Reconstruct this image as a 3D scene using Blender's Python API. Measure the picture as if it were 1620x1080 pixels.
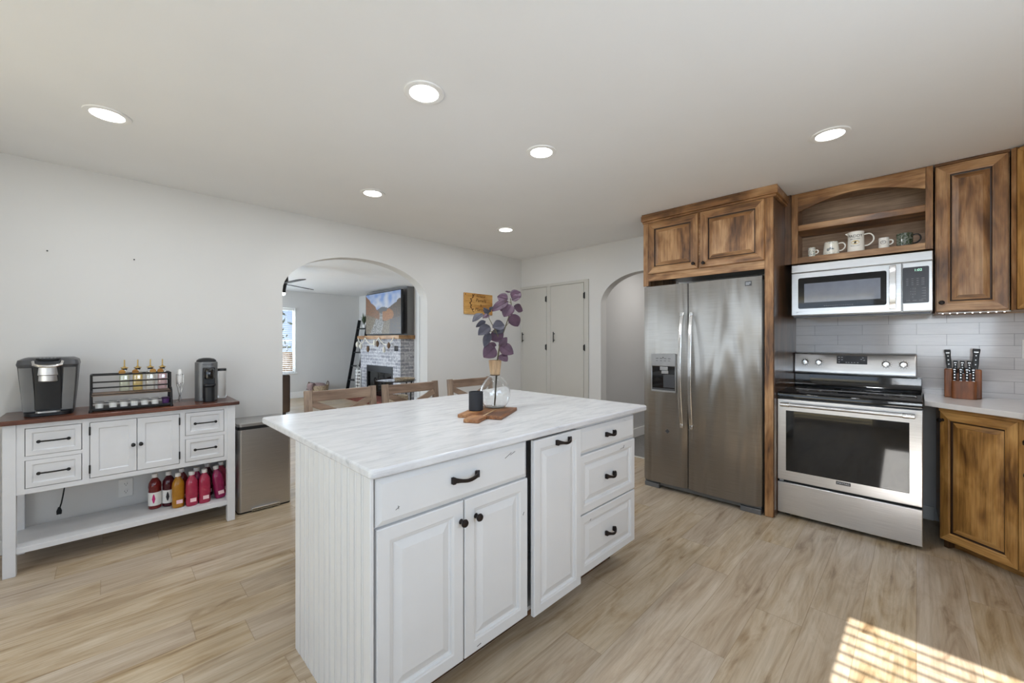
import bpy, bmesh, math, random
from mathutils import Vector, Matrix, noise
PI = math.pi
R = math.radians
random.seed(7)
for o in list(bpy.data.objects): bpy.data.objects.remove(o)
SC = bpy.context.scene
COL = SC.collection

# ------------------------------------------------------------------ camera, world, sun, daylight, exposure
cam_d = bpy.data.cameras.new('camera'); cam = bpy.data.objects.new('camera', cam_d); COL.objects.link(cam)
cam.location = (0, 0, 1.3); cam.rotation_euler = (PI/2, 0, -PI/4)
cam_d.sensor_width = 36; cam_d.lens = 640/1620*36; cam_d.clip_start = 0.02
SC.camera = cam
SC.view_settings.view_transform = 'Standard'; SC.view_settings.look = 'None'
SC.view_settings.gamma = 1; SC.view_settings.exposure = 0.04; SC.view_settings.use_curve_mapping = False
SC.cycles.max_bounces = 10; SC.cycles.diffuse_bounces = 6; SC.cycles.glossy_bounces = 5
SC.cycles.transmission_bounces = 8; SC.cycles.transparent_max_bounces = 12
SC.cycles.use_denoising = True
SC.cycles.caustics_reflective = False; SC.cycles.caustics_refractive = False

W = bpy.data.worlds.new('sky'); SC.world = W; W.use_nodes = True
nt = W.node_tree; bgn = nt.nodes['Background']
tc = nt.nodes.new('ShaderNodeTexCoord'); sp = nt.nodes.new('ShaderNodeSeparateXYZ'); rp = nt.nodes.new('ShaderNodeValToRGB')
nt.links.new(tc.outputs['Generated'], sp.inputs[0]); nt.links.new(sp.outputs['Z'], rp.inputs[0]); nt.links.new(rp.outputs[0], bgn.inputs[0])
rp.color_ramp.elements[0].color = (.52, .68, .95, 1); rp.color_ramp.elements[1].color = (.22, .42, .85, 1); rp.color_ramp.elements[1].position = .55
bgn.inputs[1].default_value = 1.1

sd = bpy.data.lights.new('sun', 'SUN'); sun = bpy.data.objects.new('sun', sd); COL.objects.link(sun)
sd.energy = 17.0; sd.angle = R(.22); sd.color = (1, .99, .96)
SUN_EL = R(29.9)
sun.rotation_euler = Vector((math.cos(SUN_EL), -.02*math.cos(SUN_EL), -math.sin(SUN_EL))).to_track_quat('-Z', 'Y').to_euler()

def daylight(name, loc, to, sx, sy, power, color=(.73, .865, 1)):
    d = bpy.data.lights.new(name, 'AREA'); d.shape = 'RECTANGLE'; d.size = sx; d.size_y = sy
    d.energy = power; d.color = color
    o = bpy.data.objects.new(name, d); COL.objects.link(o); o.location = loc
    o.rotation_euler = Vector(to).to_track_quat('-Z', 'Y').to_euler()
    return o
daylight('added_fill_rear_opening', (-1.33, 1.66, 1.12), (1, .0, .32), 2.3, 2.0, 16)  # added fill light, in a rear opening widened to spread it
daylight('skylight_rear_window', (-1.36, -.3, 1.6), (1, .3, .3), 1.15, 1.15, 30)
daylight('added_fill_right_wall', (.9, -1.2, 1.55), (0, 1, .4), 1.5, .95, 24)  # added fill light to lift the ceiling; this window is made up
daylight('skylight_living_window', (-1.33, 7.6, 1.35), (1, 0, .1), 1.3, 1.4, 150)
daylight('skylight_living_far', (2.2, 10.22, 1.32), (0, -1, .1), 1.5, 1.4, 75)

def hall_fill_light():  # unseen light added to brighten the hall
    d = bpy.data.lights.new('hall_fill_light', 'AREA'); d.shape = 'DISK'; d.size = .2; d.energy = 13; d.color = (1, .97, .93)
    o = bpy.data.objects.new('hall_fill_light', d); COL.objects.link(o); o.location = (5.0, 1.9, 2.42)
hall_fill_light()
LAMPS = [(0.0, 2.90), (1.035, 1.61), (1.862, 1.61), (1.453, 2.98), (2.894, 2.985), (2.836, .34)]
LAMP_W = 6.8

# ------------------------------------------------------------------ helpers
class MB:
    def __init__(s): s.v = []; s.f = []; s.m = []; s.M = Matrix.Identity(4)
    def add(s, vs, fs, mi=0):
        n = len(s.v); s.v += [tuple(s.M @ Vector(v)) for v in vs]
        for k, f in enumerate(fs):
            s.f.append([n+i for i in f]); s.m.append(mi[k] if isinstance(mi, (list, tuple)) else mi)
        return s
    def box(s, x0, x1, y0, y1, z0, z1, mi=0):
        vs = [(x, y, z) for z in (z0, z1) for y in (y0, y1) for x in (x0, x1)]
        return s.add(vs, [(0,2,3,1),(4,5,7,6),(0,1,5,4),(2,6,7,3),(0,4,6,2),(1,3,7,5)], mi)
    def prism(s, poly, plane, a, b, mi=0):
        def p(u, v, w): return {'xy': (u, v, w), 'xz': (u, w, v), 'yz': (w, u, v)}[plane]
        n = len(poly)
        vs = [p(u, v, a) for u, v in poly] + [p(u, v, b) for u, v in poly]
        fs = [tuple(range(n)), tuple(range(2*n-1, n-1, -1))] + [(i, (i+1) % n, n+(i+1) % n, n+i) for i in range(n)]
        return s.add(vs, fs, mi)
    def lathe(s, prof, c=(0,0,0), seg=32, mi=0, sx=1, sy=1, axis='z', closed=False):
        vs = []; fs = []; n = len(prof)
        for r, z in prof:
            for k in range(seg):
                a = 2*PI*k/seg; u, v = r*math.cos(a)*sx, r*math.sin(a)*sy
                q = {'z': (u, v, z), 'y': (u, z, v), 'x': (z, u, v)}[axis]
                vs.append((c[0]+q[0], c[1]+q[1], c[2]+q[2]))
        for i in range(n if closed else n-1):
            j = (i+1) % n
            for k in range(seg):
                l = (k+1) % seg; fs.append((i*seg+k, i*seg+l, j*seg+l, j*seg+k))
        if not closed:
            fs.append(tuple(range(seg))[::-1]); fs.append(tuple((n-1)*seg+k for k in range(seg)))
        return s.add(vs, fs, mi)
    def tube(s, pts, r, seg=10, mi=0, closed=False):
        pts = [Vector(p) for p in pts]; n = len(pts); rs = r if isinstance(r, (list, tuple)) else [r]*n
        vs = []; fs = []; ref = None
        for i, p in enumerate(pts):
            if closed: t = pts[(i+1) % n]-pts[i-1]
            else: t = pts[min(i+1, n-1)]-pts[max(i-1, 0)]
            t.normalize()
            if ref is None: ref = t.orthogonal().normalized()
            ref = (ref-t*ref.dot(t))
            ref = ref.normalized() if ref.length > 1e-6 else t.orthogonal().normalized()
            b = t.cross(ref)
            for k in range(seg):
                a = 2*PI*k/seg; vs.append(p+(ref*math.cos(a)+b*math.sin(a))*rs[i])
        for i in range(n if closed else n-1):
            j = (i+1) % n
            for k in range(seg):
                l = (k+1) % seg; fs.append((i*seg+k, i*seg+l, j*seg+l, j*seg+k))
        if not closed:
            fs.append(tuple(range(seg))[::-1]); fs.append(tuple((n-1)*seg+k for k in range(seg)))
        return s.add(vs, fs, mi)
    def cyl(s, p0, p1, r, r1=None, seg=20, mi=0): return s.tube([p0, p1], [r, r if r1 is None else r1], seg, mi)
    def bar(s, p0, p1, w, t, up=(0,0,1), mi=0):      # rectangular bar from p0 to p1: w across, t along 'up x dir'
        p0, p1 = Vector(p0), Vector(p1); d = (p1-p0).normalized(); a = Vector(up)
        a = (a-d*a.dot(d)).normalized(); b = d.cross(a)
        vs = [p+a*i*w/2+b*j*t/2 for p in (p0, p1) for i, j in ((-1,-1),(1,-1),(1,1),(-1,1))]
        return s.add(vs, [(0,1,2,3),(7,6,5,4),(0,4,5,1),(1,5,6,2),(2,6,7,3),(3,7,4,0)], mi)
    def rings(s, x0, x1, z0, z1, prof, mi=(0,0,0), glaze=None):   # door / drawer front facing -y; prof = [(inset, y)], first = back edge
        vs = []; fs = []; ms = []
        for i, y in prof: vs += [(x0+i, y, z0+i), (x1-i, y, z0+i), (x1-i, y, z1-i), (x0+i, y, z1-i)]
        for k in range(len(prof)-1):
            for e in range(4):
                f = (e+1) % 4; fs.append((4*k+e, 4*k+f, 4*k+4+f, 4*k+4+e)); ms.append(glaze if glaze is not None and k in (5, 6) else mi[1] if e in (0, 2) else mi[0])
        n = len(prof)-1
        fs.append((4*n, 4*n+1, 4*n+2, 4*n+3)); ms.append(mi[2]); fs.append((3, 2, 1, 0)); ms.append(mi[0])
        return s.add(vs, fs, ms)
    def loft(s, secs, mi=0, cap=True):
        n = len(secs[0]); vs = [p for q in secs for p in q]; fs = []
        for i in range(len(secs)-1):
            for k in range(n):
                l = (k+1) % n; fs.append((i*n+k, i*n+l, (i+1)*n+l, (i+1)*n+k))
        if cap: fs.append(tuple(range(n))[::-1]); fs.append(tuple((len(secs)-1)*n+k for k in range(n)))
        return s.add(vs, fs, mi)
    def build(s, name, mats, parent=None, bevel=0, smooth=True, seg=2, ang=35, sub=0):
        me = bpy.data.meshes.new(name); me.from_pydata(s.v, [], s.f)
        for m in (mats if isinstance(mats, (list, tuple)) else [mats]): me.materials.append(m)
        for p, mi in zip(me.polygons, s.m): p.material_index = mi; p.use_smooth = smooth
        bm = bmesh.new(); bm.from_mesh(me); bmesh.ops.recalc_face_normals(bm, faces=bm.faces); bm.to_mesh(me); bm.free()
        if smooth: me.set_sharp_from_angle(angle=R(ang))
        o = bpy.data.objects.new(name, me); COL.objects.link(o)
        if parent is not None: o.parent = parent
        if bevel:
            b = o.modifiers.new('bevel', 'BEVEL'); b.width = bevel; b.segments = seg; b.limit_method = 'ANGLE'; b.angle_limit = R(40)
        if sub:
            b = o.modifiers.new('sub', 'SUBSURF'); b.levels = sub; b.render_levels = sub
        return o

def tag(o, label, cat, group=None, kind=None):
    o['label'] = label; o['category'] = cat
    if group: o['group'] = group
    if kind: o['kind'] = kind
    return o
def thing(name, label, cat, loc=(0,0,0), rz=0, group=None):
    o = bpy.data.objects.new(name, None); COL.objects.link(o); o.empty_display_size = .05
    o.location = loc; o.rotation_euler = (0, 0, rz); return tag(o, label, cat, group)
def struct(o): o['kind'] = 'structure'; return o
def copy_tree(o, parent=None):
    c = o.copy(); COL.objects.link(c)
    if parent is not None: c.parent = parent
    for ch in list(o.children): copy_tree(ch, c)
    return c
def rrect(w, d, r, z, n=6, cx=0, cy=0):
    out = []
    for sx, sy, a0 in ((1,1,0), (-1,1,90), (-1,-1,180), (1,-1,270)):
        for k in range(n+1):
            a = R(a0+90*k/n); out.append((cx+sx*(w/2-r)+r*math.cos(a), cy+sy*(d/2-r)+r*math.sin(a), z))
    return out
def text_mesh(txt, size, depth=.0006, align='CENTER', shear=0):
    c = bpy.data.curves.new('t', 'FONT'); c.body = txt; c.size = size; c.extrude = depth; c.align_x = align; c.align_y = 'CENTER'; c.shear = shear
    o = bpy.data.objects.new('t', c); COL.objects.link(o); bpy.context.view_layer.update()
    me = bpy.data.meshes.new_from_object(o.evaluated_get(bpy.context.evaluated_depsgraph_get()))
    vs = [v.co.copy() for v in me.vertices]; fs = [tuple(p.vertices) for p in me.polygons]
    bpy.data.objects.remove(o); bpy.data.curves.remove(c); bpy.data.meshes.remove(me)
    return vs, fs
def add_text(m, txt, size, x, y, z, depth=.0006, mi=0, shear=0):   # letters stand in the xz plane, facing -y
    vs, fs = text_mesh(txt, size, depth, shear=shear)
    m.add([(x+v.x, y-v.z, z+v.y) for v in vs], fs, mi)
def wrap_text(m, txt, size, r, a0, z, arc=0, mi=0):                # letters wrapped on an upright cylinder of radius r, centred at angle a0
    vs, fs = text_mesh(txt, size, .0004)
    out = []
    for v in vs:
        a = a0+v.x/r; rr = r+.0004+v.z
        out.append((rr*math.cos(a), rr*math.sin(a), z+v.y-arc*(v.x/r)**2))
    m.add(out, fs, mi)

# ------------------------------------------------------------------ materials
def nodes(name):
    m = bpy.data.materials.new(name); m.use_nodes = True; t = m.node_tree
    return m, t, t.nodes['Principled BSDF']
def N(t, typ, **kw):
    n = t.nodes.new(typ)
    for k, v in kw.items():
        if k in ('operation', 'blend_type', 'data_type', 'noise_dimensions', 'feature', 'wave_type', 'bands_direction', 'direction_type', 'axis', 'attribute_name', 'distance', 'clamp', 'offset', 'offset_frequency', 'squash'): setattr(n, k, v)
        else: n.inputs[k].default_value = v
    return n
def ramp(t, stops):
    n = t.nodes.new('ShaderNodeValToRGB'); e = n.color_ramp.elements
    while len(e) < len(stops): e.new(.5)
    for el, (p, c) in zip(e, stops): el.position = p; el.color = (*c, 1)
    return n
def srgb(r, g, b):
    return tuple(((c/255)/12.92 if c/255 <= .04045 else ((c/255+.055)/1.055)**2.4) for c in (r, g, b))
def plain(name, col, rough=.5, metal=0, var=.06, scale=14, bump=0, trans=0, ior=1.45, coat=0, emit=None, es=0, alpha=1, spec=.5):
    m, t, b = nodes(name)
    b.inputs['Roughness'].default_value = rough; b.inputs['Metallic'].default_value = metal
    b.inputs['Transmission Weight'].default_value = trans; b.inputs['IOR'].default_value = ior
    b.inputs['Coat Weight'].default_value = coat; b.inputs['Specular IOR Level'].default_value = spec
    if emit: b.inputs['Emission Color'].default_value = (*emit, 1); b.inputs['Emission Strength'].default_value = es
    c = t.nodes.new('ShaderNodeTexCoord'); nz = N(t, 'ShaderNodeTexNoise', Scale=scale, Detail=4)
    t.links.new(c.outputs['Object'], nz.inputs['Vector'])
    rm = ramp(t, [(.3, tuple(x*(1-var) for x in col)), (.7, tuple(min(1, x*(1+var)) for x in col))])
    t.links.new(nz.outputs['Fac'], rm.inputs[0]); t.links.new(rm.outputs[0], b.inputs['Base Color'])
    if bump:
        bp = N(t, 'ShaderNodeBump', Strength=bump, Distance=.002); n2 = N(t, 'ShaderNodeTexNoise', Scale=scale*12, Detail=3)
        t.links.new(c.outputs['Object'], n2.inputs['Vector']); t.links.new(n2.outputs['Fac'], bp.inputs['Height']); t.links.new(bp.outputs[0], b.inputs['Normal'])
    return m
def wood(name, axis, cols, rough=.4, scale=1.0, blotch=.68, knots=.6, stretch=9, coat=0, fine=.28):
    m, t, b = nodes(name); b.inputs['Roughness'].default_value = rough; b.inputs['Coat Weight'].default_value = coat; b.inputs['Coat Roughness'].default_value = .2
    c = t.nodes.new('ShaderNodeTexCoord'); oi = t.nodes.new('ShaderNodeObjectInfo')
    ml = N(t, 'ShaderNodeMath', operation='MULTIPLY'); ml.inputs[1].default_value = 37.0; t.links.new(oi.outputs['Random'], ml.inputs[0])
    av = N(t, 'ShaderNodeVectorMath', operation='ADD'); t.links.new(c.outputs['Object'], av.inputs[0]); t.links.new(ml.outputs[0], av.inputs[1])
    mp = t.nodes.new('ShaderNodeMapping'); s = [stretch*scale]*3; s['xyz'.index(axis)] = scale; mp.inputs['Scale'].default_value = s
    t.links.new(av.outputs[0], mp.inputs['Vector'])
    n1 = N(t, 'ShaderNodeTexNoise', Scale=4, Detail=7, Roughness=.62, Distortion=.7); t.links.new(mp.outputs[0], n1.inputs['Vector'])
    mp2 = t.nodes.new('ShaderNodeMapping'); s2 = [2.4*scale]*3; s2['xyz'.index(axis)] = scale*.9; mp2.inputs['Scale'].default_value = s2
    t.links.new(av.outputs[0], mp2.inputs['Vector'])
    n2 = N(t, 'ShaderNodeTexNoise', Scale=3.2, Detail=3, Distortion=.5); t.links.new(mp2.outputs[0], n2.inputs['Vector'])
    mx = N(t, 'ShaderNodeMix', data_type='FLOAT'); mx.inputs[0].default_value = blotch
    t.links.new(n1.outputs['Fac'], mx.inputs[2]); t.links.new(n2.outputs['Fac'], mx.inputs[3])
    rm = ramp(t, [(.36, cols[0]), (.49, cols[1]), (.62, cols[2])]); t.links.new(mx.outputs[0], rm.inputs[0])
    out = rm.outputs[0]
    mp4 = t.nodes.new('ShaderNodeMapping'); s4 = [70*scale]*3; s4['xyz'.index(axis)] = 2.2*scale; mp4.inputs['Scale'].default_value = s4
    t.links.new(av.outputs[0], mp4.inputs['Vector']); n4 = N(t, 'ShaderNodeTexNoise', Scale=1.5, Detail=4, Roughness=.6, Distortion=.3); t.links.new(mp4.outputs[0], n4.inputs['Vector'])
    r4 = ramp(t, [(.34, (1-fine, 1-fine*1.06, 1-fine*1.12)), (.58, (1.04, 1.04, 1.04))]); t.links.new(n4.outputs['Fac'], r4.inputs[0])
    m4 = N(t, 'ShaderNodeMix', data_type='RGBA', blend_type='MULTIPLY'); m4.inputs[0].default_value = 1; t.links.new(out, m4.inputs[6]); t.links.new(r4.outputs[0], m4.inputs[7]); out = m4.outputs[2]
    if knots:
        vo = N(t, 'ShaderNodeTexVoronoi', Scale=2.1); mp3 = t.nodes.new('ShaderNodeMapping'); s3 = [2.6*scale]*3; s3['xyz'.index(axis)] = 1.5*scale; mp3.inputs['Scale'].default_value = s3
        t.links.new(av.outputs[0], mp3.inputs['Vector']); t.links.new(mp3.outputs[0], vo.inputs['Vector'])
        r2 = ramp(t, [(.04, (.18, .13, .10)), (.10, (.62, .55, .5)), (.20, (1, 1, 1))]); t.links.new(vo.outputs['Distance'], r2.inputs[0])
        mm = N(t, 'ShaderNodeMix', data_type='RGBA', blend_type='MULTIPLY'); mm.inputs[0].default_value = knots
        t.links.new(out, mm.inputs[6]); t.links.new(r2.outputs[0], mm.inputs[7]); out = mm.outputs[2]
    t.links.new(out, b.inputs['Base Color'])
    bp = N(t, 'ShaderNodeBump', Strength=.12, Distance=.002); t.links.new(n1.outputs['Fac'], bp.inputs['Height']); t.links.new(bp.outputs[0], b.inputs['Normal'])
    return m
def steel(name, col, rough=.28, aniso=.75, wav=.0, axis='Z', rot=0.0, streak=.1):
    m, t, b = nodes(name); b.inputs['Metallic'].default_value = 1; b.inputs['Roughness'].default_value = rough
    b.inputs['Anisotropic'].default_value = aniso; b.inputs['Anisotropic Rotation'].default_value = rot
    tg = t.nodes.new('ShaderNodeTangent'); tg.direction_type = 'RADIAL'; tg.axis = axis; t.links.new(tg.outputs[0], b.inputs['Tangent'])
    c = t.nodes.new('ShaderNodeTexCoord'); mp = t.nodes.new('ShaderNodeMapping'); mp.inputs['Scale'].default_value = (2, 2, 160)
    t.links.new(c.outputs['Object'], mp.inputs['Vector']); nz = N(t, 'ShaderNodeTexNoise', Scale=3, Detail=3); t.links.new(mp.outputs[0], nz.inputs['Vector'])
    rm = ramp(t, [(.3, tuple(x*(1-streak) for x in col)), (.7, tuple(min(1, x*(1+streak)) for x in col))])
    t.links.new(nz.outputs['Fac'], rm.inputs[0]); t.links.new(rm.outputs[0], b.inputs['Base Color'])
    if wav:
        mp2 = t.nodes.new('ShaderNodeMapping'); mp2.inputs['Scale'].default_value = (3, 3, .3); t.links.new(c.outputs['Object'], mp2.inputs['Vector'])
        n2 = N(t, 'ShaderNodeTexNoise', Scale=1.6, Detail=2, Distortion=.4); t.links.new(mp2.outputs[0], n2.inputs['Vector'])
        bp = N(t, 'ShaderNodeBump', Strength=1, Distance=wav); t.links.new(n2.outputs['Fac'], bp.inputs['Height']); t.links.new(bp.outputs[0], b.inputs['Normal'])
    return m
def brick(name, uv, bw, rh, mortar, c1, c2, cm, rough=.3, bump=.3, noisec=None, nscale=8, coat=0, streak=None):
    m, t, b = nodes(name); b.inputs['Roughness'].default_value = rough; b.inputs['Coat Weight'].default_value = coat
    c = t.nodes.new('ShaderNodeTexCoord'); s = t.nodes.new('ShaderNodeSeparateXYZ'); cb = t.nodes.new('ShaderNodeCombineXYZ')
    t.links.new(c.outputs['Object'], s.inputs[0])
    if uv == 'sum':
        ad = N(t, 'ShaderNodeMath', operation='ADD'); t.links.new(s.outputs['X'], ad.inputs[0]); t.links.new(s.outputs['Y'], ad.inputs[1]); t.links.new(ad.outputs[0], cb.inputs[0])
    else: t.links.new(s.outputs[uv], cb.inputs[0])
    t.links.new(s.outputs['Z'], cb.inputs[1])
    br = t.nodes.new('ShaderNodeTexBrick'); br.offset = .5; br.inputs['Scale'].default_value = 1; br.inputs['Brick Width'].default_value = bw
    br.inputs['Row Height'].default_value = rh; br.inputs['Mortar Size'].default_value = mortar; br.inputs['Mortar Smooth'].default_value = .15
    br.inputs['Color1'].default_value = (*c1, 1); br.inputs['Color2'].default_value = (*c2, 1); br.inputs['Mortar'].default_value = (*cm, 1)
    t.links.new(cb.outputs[0], br.inputs['Vector']); out = br.outputs['Color']
    if noisec:
        nz = N(t, 'ShaderNodeTexNoise', Scale=nscale, Detail=7, Roughness=.7)
        if streak:
            mp = t.nodes.new('ShaderNodeMapping'); mp.inputs['Scale'].default_value = streak; t.links.new(c.outputs['Object'], mp.inputs['Vector']); t.links.new(mp.outputs[0], nz.inputs['Vector'])
        else: t.links.new(c.outputs['Object'], nz.inputs['Vector'])
        rm = ramp(t, noisec); t.links.new(nz.outputs['Fac'], rm.inputs[0])
        mm = N(t, 'ShaderNodeMix', data_type='RGBA', blend_type='MULTIPLY'); mm.inputs[0].default_value = 1
        t.links.new(out, mm.inputs[6]); t.links.new(rm.outputs[0], mm.inputs[7]); out = mm.outputs[2]
    t.links.new(out, b.inputs['Base Color'])
    iv = N(t, 'ShaderNodeMath', operation='SUBTRACT'); iv.inputs[0].default_value = 1; t.links.new(br.outputs['Fac'], iv.inputs[1])
    bp = N(t, 'ShaderNodeBump', Strength=bump, Distance=.004); t.links.new(iv.outputs[0], bp.inputs['Height']); t.links.new(bp.outputs[0], b.inputs['Normal'])
    return m
def floor_mat(name, tint=(1, 1, 1)):
    m, t, b = nodes(name); b.inputs['Roughness'].default_value = .42; L = t.links.new
    c = t.nodes.new('ShaderNodeTexCoord'); s = t.nodes.new('ShaderNodeSeparateXYZ'); L(c.outputs['Object'], s.inputs[0])
    def mt(op, a, bb):
        n = N(t, 'ShaderNodeMath', operation=op)
        for i, x in enumerate((a, bb)):
            if x is None: continue
            if isinstance(x, (int, float)): n.inputs[i].default_value = x
            else: L(x, n.inputs[i])
        return n.outputs[0]
    PW, PL = .185, 1.24
    yr = mt('DIVIDE', s.outputs['Y'], PW); row = mt('FLOOR', yr, None)
    wn = N(t, 'ShaderNodeTexWhiteNoise', noise_dimensions='1D'); L(row, wn.inputs['W'])
    xs = mt('ADD', mt('DIVIDE', s.outputs['X'], PL), mt('MULTIPLY', wn.outputs['Value'], 7.0)); colm = mt('FLOOR', xs, None)
    cb = t.nodes.new('ShaderNodeCombineXYZ'); L(row, cb.inputs[0]); L(colm, cb.inputs[1])
    w2 = N(t, 'ShaderNodeTexWhiteNoise', noise_dimensions='2D'); L(cb.outputs[0], w2.inputs['Vector']); idv = w2.outputs['Value']
    gv = t.nodes.new('ShaderNodeCombineXYZ'); L(mt('ADD', mt('MULTIPLY', s.outputs['X'], 1.0), mt('MULTIPLY', idv, 40)), gv.inputs[0])
    L(mt('MULTIPLY', s.outputs['Y'], 6.5), gv.inputs[1]); L(mt('MULTIPLY', idv, 13), gv.inputs[2])
    n1 = N(t, 'ShaderNodeTexNoise', Scale=2.0, Detail=8, Roughness=.62, Distortion=.9); L(gv.outputs[0], n1.inputs['Vector'])
    gv2 = t.nodes.new('ShaderNodeCombineXYZ'); L(mt('ADD', mt('MULTIPLY', s.outputs['X'], 1.5), mt('MULTIPLY', idv, 80)), gv2.inputs[0])
    L(mt('MULTIPLY', s.outputs['Y'], 60), gv2.inputs[1]); L(mt('MULTIPLY', idv, 9), gv2.inputs[2])
    n2 = N(t, 'ShaderNodeTexNoise', Scale=1.5, Detail=5, Roughness=.6); L(gv2.outputs[0], n2.inputs['Vector'])
    rm = ramp(t, [(.30, srgb(126, 100, 70)), (.41, srgb(170, 147, 114)), (.54, srgb(188, 169, 142)), (.70, srgb(203, 187, 163))]); L(n1.outputs['Fac'], rm.inputs[0])
    rg = ramp(t, [(.28, srgb(142, 122, 101)), (.40, srgb(172, 154, 134)), (.54, srgb(184, 168, 149)), (.72, srgb(196, 182, 165))]); L(n1.outputs['Fac'], rg.inputs[0])
    mx = N(t, 'ShaderNodeMix', data_type='RGBA'); L(idv, mx.inputs[0]); L(rm.outputs[0], mx.inputs[6]); L(rg.outputs[0], mx.inputs[7])
    gm = ramp(t, [(.36, (.87, .86, .84)), (.56, (1.02, 1.02, 1.02))]); L(n2.outputs['Fac'], gm.inputs[0])
    m2 = N(t, 'ShaderNodeMix', data_type='RGBA', blend_type='MULTIPLY'); m2.inputs[0].default_value = 1; L(mx.outputs[2], m2.inputs[6]); L(gm.outputs[0], m2.inputs[7])
    # knots: sparse dark dots stretched along the grain
    vv = t.nodes.new('ShaderNodeCombineXYZ'); L(mt('ADD', mt('MULTIPLY', s.outputs['X'], .55), mt('MULTIPLY', idv, 31)), vv.inputs[0]); L(mt('MULTIPLY', s.outputs['Y'], 2.2), vv.inputs[1])
    vo = N(t, 'ShaderNodeTexVoronoi', Scale=1.6); L(vv.outputs[0], vo.inputs['Vector'])
    kr = ramp(t, [(.0, (.45, .34, .24)), (.025, (.62, .52, .4)), (.085, (1, 1, 1))]); L(vo.outputs['Distance'], kr.inputs[0])
    m3 = N(t, 'ShaderNodeMix', data_type='RGBA', blend_type='MULTIPLY'); m3.inputs[0].default_value = .8; L(m2.outputs[2], m3.inputs[6]); L(kr.outputs[0], m3.inputs[7])
    # plank seams
    fy = mt('FRACT', yr, None); fx = mt('FRACT', xs, None)
    ey = mt('MINIMUM', fy, mt('SUBTRACT', 1.0, fy)); ex = mt('MULTIPLY', mt('MINIMUM', fx, mt('SUBTRACT', 1.0, fx)), PL/PW)
    ed = mt('MINIMUM', ey, ex); sr = ramp(t, [(.004, (.72, .68, .62)), (.012, (1, 1, 1))]); L(ed, sr.inputs[0])
    m4 = N(t, 'ShaderNodeMix', data_type='RGBA', blend_type='MULTIPLY'); m4.inputs[0].default_value = .9; L(m3.outputs[2], m4.inputs[6]); L(sr.outputs[0], m4.inputs[7])
    m5 = N(t, 'ShaderNodeMix', data_type='RGBA', blend_type='MULTIPLY'); m5.inputs[0].default_value = 1; L(m4.outputs[2], m5.inputs[6]); m5.inputs[7].default_value = (*tint, 1)
    L(m5.outputs[2], b.inputs['Base Color'])
    bp = N(t, 'ShaderNodeBump', Strength=.15, Distance=.002); L(n2.outputs['Fac'], bp.inputs['Height']); L(bp.outputs[0], b.inputs['Normal'])
    return m
def marble_mat(name):
    m, t, b = nodes(name); b.inputs['Roughness'].default_value = .22; L = t.links.new
    c = t.nodes.new('ShaderNodeTexCoord')
    mp = t.nodes.new('ShaderNodeMapping'); mp.inputs['Scale'].default_value = (2.2, 11, 11); mp.inputs['Rotation'].default_value = (0, 0, R(-6)); L(c.outputs['Object'], mp.inputs['Vector'])
    n1 = N(t, 'ShaderNodeTexNoise', Scale=2.2, Detail=10, Roughness=.68, Distortion=.8); L(mp.outputs[0], n1.inputs['Vector'])
    r1 = ramp(t, [(.28, srgb(178, 179, 182)), (.42, srgb(202, 202, 204)), (.56, srgb(212, 212, 213)), (.75, srgb(218, 218, 218))]); L(n1.outputs['Fac'], r1.inputs[0])
    mp2 = t.nodes.new('ShaderNodeMapping'); mp2.inputs['Scale'].default_value = (5, 20, 20); L(c.outputs['Object'], mp2.inputs['Vector'])
    n2 = N(t, 'ShaderNodeTexNoise', Scale=1.6, Detail=6, Roughness=.7); L(mp2.outputs[0], n2.inputs['Vector'])
    r2 = ramp(t, [(.30, (.80, .81, .83)), (.40, (1, 1, 1))]); L(n2.outputs['Fac'], r2.inputs[0])
    mm = N(t, 'ShaderNodeMix', data_type='RGBA', blend_type='MULTIPLY'); mm.inputs[0].default_value = .8; L(r1.outputs[0], mm.inputs[6]); L(r2.outputs[0], mm.inputs[7])
    L(mm.outputs[2], b.inputs['Base Color'])
    return m
def attr_mat(name, rough=.4, emit=0, coat=0, base=None):
    m, t, b = nodes(name); a = N(t, 'ShaderNodeAttribute', attribute_name='Col'); t.links.new(a.outputs['Color'], b.inputs['Base Color'])
    b.inputs['Roughness'].default_value = rough; b.inputs['Coat Weight'].default_value = coat
    if base is not None:
        for l_ in list(b.inputs['Base Color'].links): t.links.remove(l_)
        b.inputs['Base Color'].default_value = (base, base, base, 1)
    if emit: t.links.new(a.outputs['Color'], b.inputs['Emission Color']); b.inputs['Emission Strength'].default_value = emit
    return m
def paint(o, fn):                     # colour attribute per face corner from local position
    me = o.data; at = me.color_attributes.new('Col', 'FLOAT_COLOR', 'POINT')
    for i, v in enumerate(me.vertices): at.data[i].color = (*fn(v.co), 1)

M = {}
M['wall'] = plain('wall_paint', srgb(214, 212, 209), .75, var=.012, scale=3, bump=.05)
M['ceil'] = plain('ceiling_paint', srgb(234, 234, 234), .7, var=.01, scale=3, bump=.04)
M['hallwall'] = plain('hall_paint', srgb(196, 195, 194), .75, var=.012, scale=3)
M['trim'] = plain('white_trim', srgb(236, 235, 233), .45, var=.01)
M['greige'] = plain('greige_paint', srgb(196, 193, 186), .5, var=.012, scale=5)
M['floor'] = floor_mat('plank_floor')
M['hallfloor'] = plain('grey_carpet', srgb(120, 118, 116), .95, var=.15, scale=60, bump=.5)
M['marble'] = marble_mat('white_marble')
M['white'] = plain('white_cabinet_paint', srgb(212, 212, 212), .38, var=.015, scale=5)
M['cwhite'] = plain('distressed_white_paint', srgb(214, 214, 216), .5, var=.03, scale=9)
AL = (srgb(78, 48, 24), srgb(144, 102, 62), srgb(186, 145, 102))
M['alz'] = wood('alder_upright_grain', 'z', AL, .38, knots=.55)
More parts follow.
